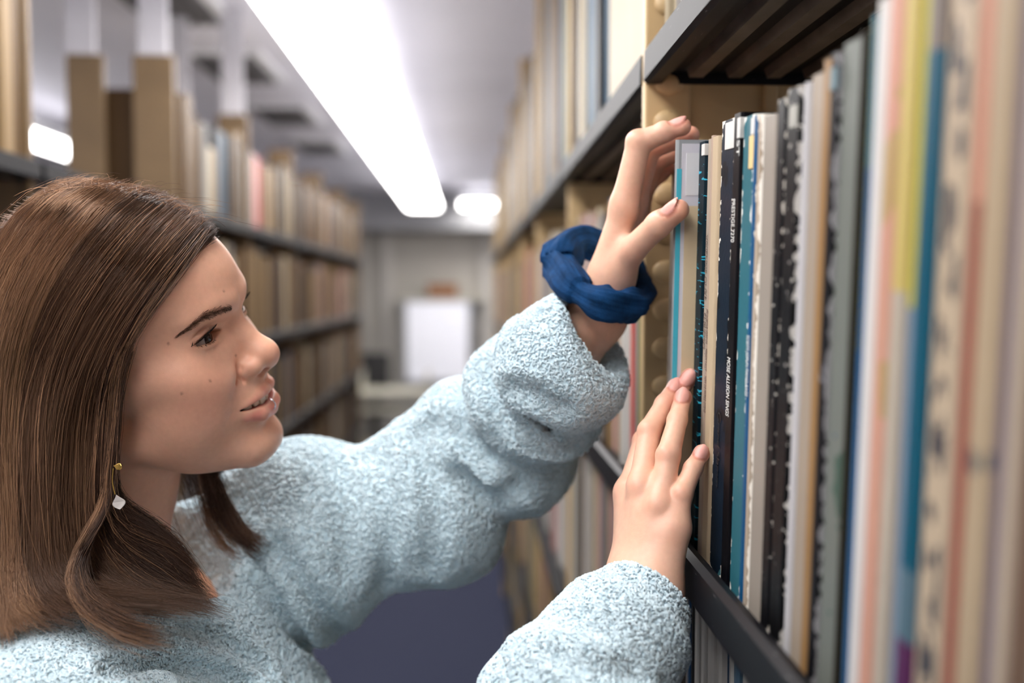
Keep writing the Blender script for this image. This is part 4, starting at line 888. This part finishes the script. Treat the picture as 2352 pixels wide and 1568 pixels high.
def jumper_base(P):
    P = np.asarray(P, 'f4')
    t = ell(P, (-268, 850, 1120), (128, 185, 225)); t = smin(t, rcone(P, NB-[0, 0, 8], R_SH, 58, 62), 40); t = smin(t, rcone(P, NB-[0, 0, 8], L_SH, 58, 70), 40)
    t = smin(t, ell(P, (-200, 850, 1120), (90, 130, 100)), 60); t = smin(t, rcone(P, (-285, 850, 1050), (-290, 850, 880), 140, 150), 60)
    t += waves(P, 6, .018, 3)*2.6
    r = cuff_cut(P, sleeve_d(P, R_SL[0], R_SL[1], [(26, 9, 3), (60, 10, -3), (95, 14, 5)], 5), R_SL[0], R_SL[1], 27); r = smin(r, rcone(P, R_SH, R_SL[0][3], 70, 60), 30)
    l = sleeve_d(P, L_SL[0], L_SL[1], [(34, 9, 3), (66, 11, -5), (96, 14, 6), (128, 12, -7), (170, 20, 9), (210, 13, -9), (258, 24, 8), (322, 18, -9), (372, 22, 6), (430, 18, -8)], 8)
    l = cuff_cut(P, l, L_SL[0], L_SL[1], 38, (.74, -.42, .53)); l = smin(l, rcone(P, L_SL[0][5], L_SH, 84, 72), 30); l = smin(l, np.sqrt(((P-J((1050, 990, .92))[0].astype('f4'))**2).sum(1))-44, 30)
    l += 5*np.exp(-(curve_d(P, J((1150, 900, .87), (1235, 985, .87), (1290, 1010, .87)))/10)**2)
    d = smin(smin(t, r, 22), l, 16)
    # neck opening with a soft rolled collar
    ring = NB+np.array([24., -4, -8]); ax = np.array([.46, -.04, .887]); q = P-ring.astype('f4'); h = q@ax.astype('f4'); rr = np.sqrt(np.maximum((q*q).sum(1)-h*h, 0))
    d = smin(d, np.sqrt((rr-86)**2+(h*1.0)**2)-10, 14); d = smax(d, -np.maximum(rr-78, -(h+40)), 7)
    return d
def trace_w(px, py, f, t0=450., t1=1250.):
    dr = ray(px, py); t = np.arange(t0, t1, 1.5)/1000.; P = (CAM+dr*t[:, None])*1000; d = f(P.astype('f4')); i = int(np.argmax(d < 0)); return P[i] if d[i] < 0 else P[int(np.argmin(d))]
CREASES = [([(548, 1230), (600, 1310), (660, 1410), (715, 1500), (760, 1580)], 9, 8), ([(640, 1262), (700, 1345), (760, 1440), (800, 1500)], 9, 9), ([(870, 1050), (902, 1190), (880, 1340)], 5, 11), ([(770, 1070), (800, 1190), (790, 1300)], 4, 12),
           ([(960, 1010), (1000, 1150), (985, 1290)], 5, 11), ([(250, 1548), (340, 1532), (450, 1535), (570, 1575)], 8, 7), ([(420, 1440), (500, 1475), (600, 1540)], 6, 8), ([(1180, 892), (1230, 905), (1290, 935)], 6, 8),
           ([(1005, 975), (1060, 1010), (1120, 1052)], 7, 9), ([(1120, 860), (1150, 930), (1140, 1000)], 5, 10), ([(1060, 1090), (1130, 1130), (1180, 1120)], 6, 11), ([(1280, 1500), (1350, 1540), (1450, 1550)], 4, 8)]
CREASES = [(np.array([trace_w(x, y, jumper_base) for x, y in catmull(np.array([(a, b, 0) for a, b in c], float), 6)[:, :2]]), am, w) for c, am, w in CREASES]
def jumper_sdf(P):
    P = np.asarray(P, 'f4'); d = jumper_base(P)
    for c, am, w in CREASES:
        e = curve_d(P, c); d = d+am*np.exp(-(e/w)**2)-am*.45*np.exp(-((e-w*2.2)/(w*1.1))**2)
    return d
def fleece_material():
    m = bpy.data.materials.new('fleece'); m.use_nodes = True; nt = m.node_tree; N = nt.nodes; L = nt.links; b = N['Principled BSDF']; tc = N.new('ShaderNodeTexCoord')
    v = N.new('ShaderNodeTexNoise'); v.inputs['Scale'].default_value = 300; v.inputs['Detail'].default_value = 3; L.new(tc.outputs['Object'], v.inputs['Vector'])
    r = N.new('ShaderNodeValToRGB'); r.color_ramp.elements[0].position = .3; r.color_ramp.elements[1].position = .7; r.color_ramp.elements[0].color = (*lin((186, 212, 224)), 1); r.color_ramp.elements[1].color = (*lin((212, 232, 240)), 1)
    L.new(v.outputs[0], r.inputs[0]); L.new(r.outputs[0], b.inputs['Base Color']); b.inputs['Roughness'].default_value = .95; b.inputs['Specular IOR Level'].default_value = .1
    b.inputs['Sheen Weight'].default_value = .35; b.inputs['Sheen Roughness'].default_value = .5
    v2 = N.new('ShaderNodeTexVoronoi'); v2.inputs['Scale'].default_value = 330; L.new(tc.outputs['Object'], v2.inputs['Vector']); bp = N.new('ShaderNodeBump'); bp.inputs['Strength'].default_value = .3; bp.inputs['Distance'].default_value = .0015; bp.invert = True
    L.new(v2.outputs[0], bp.inputs['Height']); L.new(bp.outputs[0], b.inputs['Normal']); return m
def pile_material():
    m = hair_material('fleece_pile', .9, .12); b = m.node_tree.nodes['Principled BSDF']; b.inputs['Sheen Weight'].default_value = .3; return m
def pile(V, Q, n, seed=4):
    """short curled loops of fleece on the faces that can be seen, denser where nearer"""
    rng = np.random.default_rng(seed); a, b, c, d = (V[Q[:, i]] for i in range(4)); nr = np.cross(c-a, d-b); ar = np.linalg.norm(nr, axis=1)*.5; nr /= (2*ar[:, None]+1e-12); ce = (a+b+c+d)/4
    pr = project(ce); see = ((CAM-ce)*nr).sum(1) > -.05*np.linalg.norm(CAM-ce, axis=1); inf = (pr[:, 0] > -150) & (pr[:, 0] < 2500) & (pr[:, 1] > 400) & (pr[:, 1] < 1720)
    w = ar*see*inf/np.maximum(pr[:, 2], .3)**2.6; w /= w.sum(); k = rng.choice(len(Q), n, p=w); u = rng.random((n, 1)); v = rng.random((n, 1))
    p = (a[k]*(1-u)+b[k]*u)*(1-v)+(d[k]*(1-u)+c[k]*u)*v; N_ = nr[k]; t = np.cross(N_, rng.normal(0, 1, (n, 3))); t /= np.linalg.norm(t, axis=1, keepdims=True); bt = np.cross(N_, t)
    sc = rng.uniform(.8, 1.35, (n, 1))*.00085; M_ = 4; S = []
    for s in np.linspace(0, 1, M_):
        an = s*3.6; S.append(p+N_*sc*(-.1+1.1*math.sin(s*2.6))+t*sc*1.9*math.cos(an)+bt*sc*1.5*math.sin(an))
    return np.stack(S, 1), sc[:, 0]
# ------------------------------------------------------------------ assemble the person
SKIN = skin_material()
def build_person():
    Vh, Qh = polygonize(head_sdf, (-85, -112, -175), (85, 125, 145), 1.2)
    keep = (head_w(Vh)[:, 2] > 1.20); parts = [(head_w(Vh), Qh, skin_paint(Vh))]
    for H in (R_HAND, L_HAND):
        pts = np.concatenate([p for p, r in H['fingers']]+[H['thumb'][0], H['wrist'][None], (H['wrist']+(H['elbow']-H['wrist'])/np.linalg.norm(H['elbow']-H['wrist'])*120)[None]])
        V, Q = polygonize(lambda P: hand_sdf(P, H), pts.min(0)-34, pts.max(0)+34, 1.1); parts.append((V*.001, Q, hand_paint(V, H)))
    def core(P):       # trunk, neck root and arms hidden in the clothes
        P = np.asarray(P, 'f4'); d = ell(P, (-272, 850, 1110), (105, 160, 200)); d = smin(d, rcone(P, NB-[0, 0, 20], NB+[10, -6, 40], 46, 38), 20)
        for sh, H in ((R_SH, R_HAND), (L_SH, L_HAND)):
            d = smin(d, tube(P, [NB-[0, 0, 55], sh-[0, 0, 15], H['elbow'], H['wrist']+(H['elbow']-H['wrist'])*.2], [45, 45, 32, 22], 15), 25)
        return smin(d, rcone(P, (-285, 850, 1050), (-290, 850, 900), 120, 125), 40)
    V, Q = polygonize(core, (-480, 540, 760), (160, 1100, 1420), 6.0, newton=1); parts.append((V*.001, Q, np.tile(L3((208, 152, 120)), (len(V), 1))))
    n = 0; VV = []; QQ = []; CC = []
    for V, Q, C in parts: VV.append(V); QQ.append(Q+n); CC.append(C); n += len(V)
    me = np_mesh('person', np.concatenate(VV), np.concatenate(QQ)); paint(me, 'pig', np.concatenate(CC)); o = new_obj('person', me, None, SKIN)
    tag(o, 'young woman in pale blue fleece reaching for record albums', 'person'); return o
person = build_person()
for s_ in (1, -1): eyeball(s_, (s_*0.02-.06, 1, -.08), person); brow(s_, person); lashes(s_, person)
teeth(person); lip_ring(person)
Vj, Qj = polygonize(jumper_sdf, (-520, 540, 760), (200, 1110, 1590), 3.5, newton=1)
jumper = new_obj('jumper', np_mesh('jumper', Vj*.001, Qj), person, fleece_material()); jumper['label'] = 'pale blue teddy fleece jumper'
Sp, _ = pile(Vj*.001, Qj, 50000)
pl = new_obj('fleece_pile', strands_mesh('fleece_pile', Sp, np.array([.0005, .00095, .00095, .0004]), L3((212, 232, 241)), .05, 3, 6), jumper, pile_material()); tag(pl, kind='stuff')

# scrunchie: a loose ruffled band round the left wrist
def scrunchie(parent):
    ctr = catmull(np.array([at_depth(x, y, D) for x, y, D in ((1284, 600, .835), (1330, 552, .862), (1420, 600, .885), (1470, 660, .862), (1462, 697, .812), (1398, 700, .778), (1325, 664, .790), (1282, 606, .835))]), 150)[:-1]
    n = len(ctr); T = np.roll(ctr, -1, 0)-np.roll(ctr, 1, 0); T /= np.linalg.norm(T, axis=1, keepdims=True); c0 = ctr.mean(0); O = ctr-c0; O -= T*(O*T).sum(1, keepdims=True); O /= np.linalg.norm(O, axis=1, keepdims=True); Bn = np.cross(T, O); V = []; m = 72
    for i in range(n):
        th = i/n*math.tau; R = .0118+.0018*math.sin(th*3+1.2)+.0012*math.sin(th*7)+(.0022 if i < 40 or i > 125 else 0)
        for j in range(m):
            a = j/m*math.tau; r = R*(1+.09*math.sin(4*a+1.6*math.sin(th*3)+th*2)+.05*math.sin(7*a-th*3)+.025*math.sin(22*a+2*math.sin(th*4)))
            V.append(ctr[i]+r*(O[i]*math.cos(a)+Bn[i]*math.sin(a)*1.05))
    Q = [(i*m+j, ((i+1) % n)*m+j, ((i+1) % n)*m+(j+1) % m, i*m+(j+1) % m) for i in range(n) for j in range(m)]
    o = new_obj('scrunchie', np_mesh('scrunchie', np.array(V), Q), parent, mat('navy_corduroy', (16, 62, 108), .85, .2, 120., .35, 1200., spec=.15)); o['label'] = 'dark blue ruffled scrunchie on the wrist'; return o
scrunchie(person)
def earring(parent):
    gold = mat('gold', (214, 176, 96), .25, .04, 40., metal=1.); pearl = mat('pearl_petal', (206, 200, 196), .35, .1, 90.)
    def leaf(name, px, py, D, w, h, m, ang, par):
        c = at_depth(px, py, D); V = []; nn = 12
        out = [(math.sin(t*math.pi)*w*(.6+.4*math.cos(t*2.4)), h*(t-.5)) for t in np.linspace(0, 1, nn)]+[(-math.sin(t*math.pi)*w*(.6+.4*math.cos(t*2.4)), h*(t-.5)) for t in np.linspace(1, 0, nn)[1:-1]]
        ca, sa = math.cos(ang), math.sin(ang)
        for dz in (.0004, -.0004):
            for (x, y) in out: V.append(c+RT*(x*ca-y*sa)+UP*(x*sa+y*ca)-FW*(dz+.0012*(1-(abs(x)/w if w else 0))))
        k = len(out); Fc = [tuple(range(k)), tuple(range(2*k-1, k-1, -1))]+[(i, k+i, k+(i+1) % k, (i+1) % k) for i in range(k)]
        return new_obj(name, mesh(name, V, Fc), par, m)
    D0 = .698; e = leaf('earring', 272, 1071, D0, .0032, .0062, gold, 1.3, parent); e['label'] = 'small gold leaf earring with a hanging petal'
    pts = np.array([at_depth(260, 1075, D0), at_depth(258, 1105, D0), at_depth(264, 1135, D0)]); me = strands_mesh('earring_wire', catmull(pts, 12)[None], np.full(12, .0004), L3((214, 176, 96)), 0, 6); new_obj('earring_wire', me, e, gold)
    leaf('petal', 273, 1152, D0, .0058, .0105, pearl, .25, e)
earring(person)
# shirt under the jumper (shows at the neckline) and trousers, shoes out of sight below
def shirt_sdf(P):
    P = np.asarray(P, 'f4'); q = P-(NB+np.array([24., -4, -8])).astype('f4'); ax = np.array([.46, -.04, .887], 'f4'); h = q@ax; rr = np.sqrt(np.maximum((q*q).sum(1)-h*h, 0))
    return np.maximum(np.abs(rr-75+h*.1)-1.6, np.abs(h+16)-24)
V_, Q_ = polygonize(shirt_sdf, NB-130, NB+130, 2.2, newton=1)
o_ = new_obj('undershirt', np_mesh('undershirt', V_*.001, Q_), person, mat('pale_knit', (206, 220, 230), .9, .06, 400., .3, 900.)); o_['label'] = 'pale undershirt showing at the neckline'
def trousers_sdf(P):
    P = np.asarray(P, 'f4'); d = ell(P, (-290, 850, 880), (125, 165, 110))
    for y in (770, 930): d = smin(d, tube(P, [(-285, y, 860), (-275, y, 470), (-290, y, 70)], [88, 62, 52], 30), 25)
    return smax(d, 60-P[:, 2], 5)
V_, Q_ = polygonize(trousers_sdf, (-460, 620, 20), (-130, 1090, 1010), 8., newton=1); new_obj('trousers', np_mesh('trousers', V_*.001, Q_), person, mat('dark_denim', (44, 52, 76), .9, .15, 300.))
for y in (770, 930):
    f_ = lambda P: smax(smin(ell(np.asarray(P, 'f4'), (-230, y, 38), (135, 46, 48)), ell(np.asarray(P, 'f4'), (-290, y, 60), (58, 46, 58)), 20), 1-np.asarray(P, 'f4')[:, 2], 3)
    V_, Q_ = polygonize(f_, (-380, y-70, -8), (-70, y+70, 130), 6., newton=1); new_obj('shoe', np_mesh('shoe', V_*.001, Q_), person, mat('dark_shoe', (40, 40, 44), .6, .1, 60.))
GR = right_guides(); GL = left_guides(); GK = right_guides(LOCK, 5.0); GF = far_guides()
hp = []
def hair_color(n, seed, ends):
    rng = np.random.default_rng(seed); a, b, c = L3((104, 76, 58)), L3((150, 114, 86)), L3((66, 46, 36)); u = rng.random(n)[:, None]; v = rng.random(n)[:, None]
    return np.where(u < .3, c, np.where(u < .72, a, b))*(.8+.4*v)
for G, n, sd in ((GR, 9200, 1), (GL, 1000, 2), (GK, 800, 3), (GF, 700, 4)):
    S, s = make_hair(G, n, sd); hp.append((S, hair_color(n, sd, None)))
def flyaways(n, seed):     # loose single hairs lifted off the surface
    rng = np.random.default_rng(seed); S, s = make_hair(GR, n, seed+50, clumps=n//2); t = np.linspace(0, 1, S.shape[1])[None, :, None]
    ph = rng.random((n, 1, 3))*6.28; S = S+hair_normals(S)*(.004+.012*rng.random((n, 1, 1)))*np.sin(math.pi*np.clip(t*rng.uniform(.7, 1.6, (n, 1, 1)), 0, 1))+.007*np.sin(t*rng.uniform(3, 9, (n, 1, 1))+ph)*t**.8*rng.normal(0, .7, (n, 1, 3))
    return S
FS = flyaways(260, 11); hp.append((FS, hair_color(260, 12, None)*1.5))
def crown_wisps(n, seed):  # short flyaway hairs standing up along the crown
    rng = np.random.default_rng(seed); x = rng.uniform(90, 470, n); y0 = np.interp(x, [0, 100, 200, 330, 450, 500], [500, 432, 415, 433, 492, 540])+6; out = []
    for a, b in zip(x, y0):
        p = head_w(trace_head(a, b+8, hair_shell)[None])[0]; d = np.array([rng.normal(.3, .6), rng.normal(0, .3), rng.uniform(.25, 1.0)]); d /= np.linalg.norm(d); L_ = rng.uniform(.008, .034); c = np.array([rng.normal(.2, .7), 0, -.9])*L_*.7
        out.append([p+d*L_*u+c*u*u for u in np.linspace(0, 1, 20)])
    return np.array(out)
WS = crown_wisps(190, 21); hp.append((WS, hair_color(190, 22, None)*1.7))
def rest_on_clothes(S):     # hair lies on the jumper, not in it
    P = S.reshape(-1, 3); m = np.where(P[:, 2] < 1.42)[0]; Q = (P[m]*1000).astype('f4'); e = 1.5
    for _ in range(3):
        d = jumper_sdf(Q)-4.; b = d < 0
        if not b.any(): break
        R = Q[b]; g_ = np.stack([jumper_sdf(R+np.eye(3, dtype='f4')[i]*e)-jumper_sdf(R-np.eye(3, dtype='f4')[i]*e) for i in range(3)], 1); g_ /= np.linalg.norm(g_, axis=1, keepdims=True)+1e-9; Q[b] = R-g_*np.clip(d[b], -14, 0)[:, None]
    P = P.copy(); P[m] = Q/1000.; return P.reshape(S.shape)
def build_hair(parent):
    S = np.concatenate([h[0] for h in hp]); S = rest_on_clothes(S); C = np.concatenate([h[1] for h in hp]); R = np.array([.000115]*17+[.0001, .00008, .00003])
    o = new_obj('hair', strands_mesh('hair', S, R, C, .1, 3, 4), parent, hair_m); o['label'] = 'long straight brown hair past the shoulder'
    Vs = []; Qs = []; n = 0
    for G in (GR, GL): v, q = hair_sheet(G, .012); Vs.append(v); Qs.append(q+n); n += len(v)
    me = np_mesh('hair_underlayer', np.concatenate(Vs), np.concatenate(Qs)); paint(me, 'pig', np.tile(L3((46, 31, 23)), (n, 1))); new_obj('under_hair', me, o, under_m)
    return o
hair = build_hair(person)
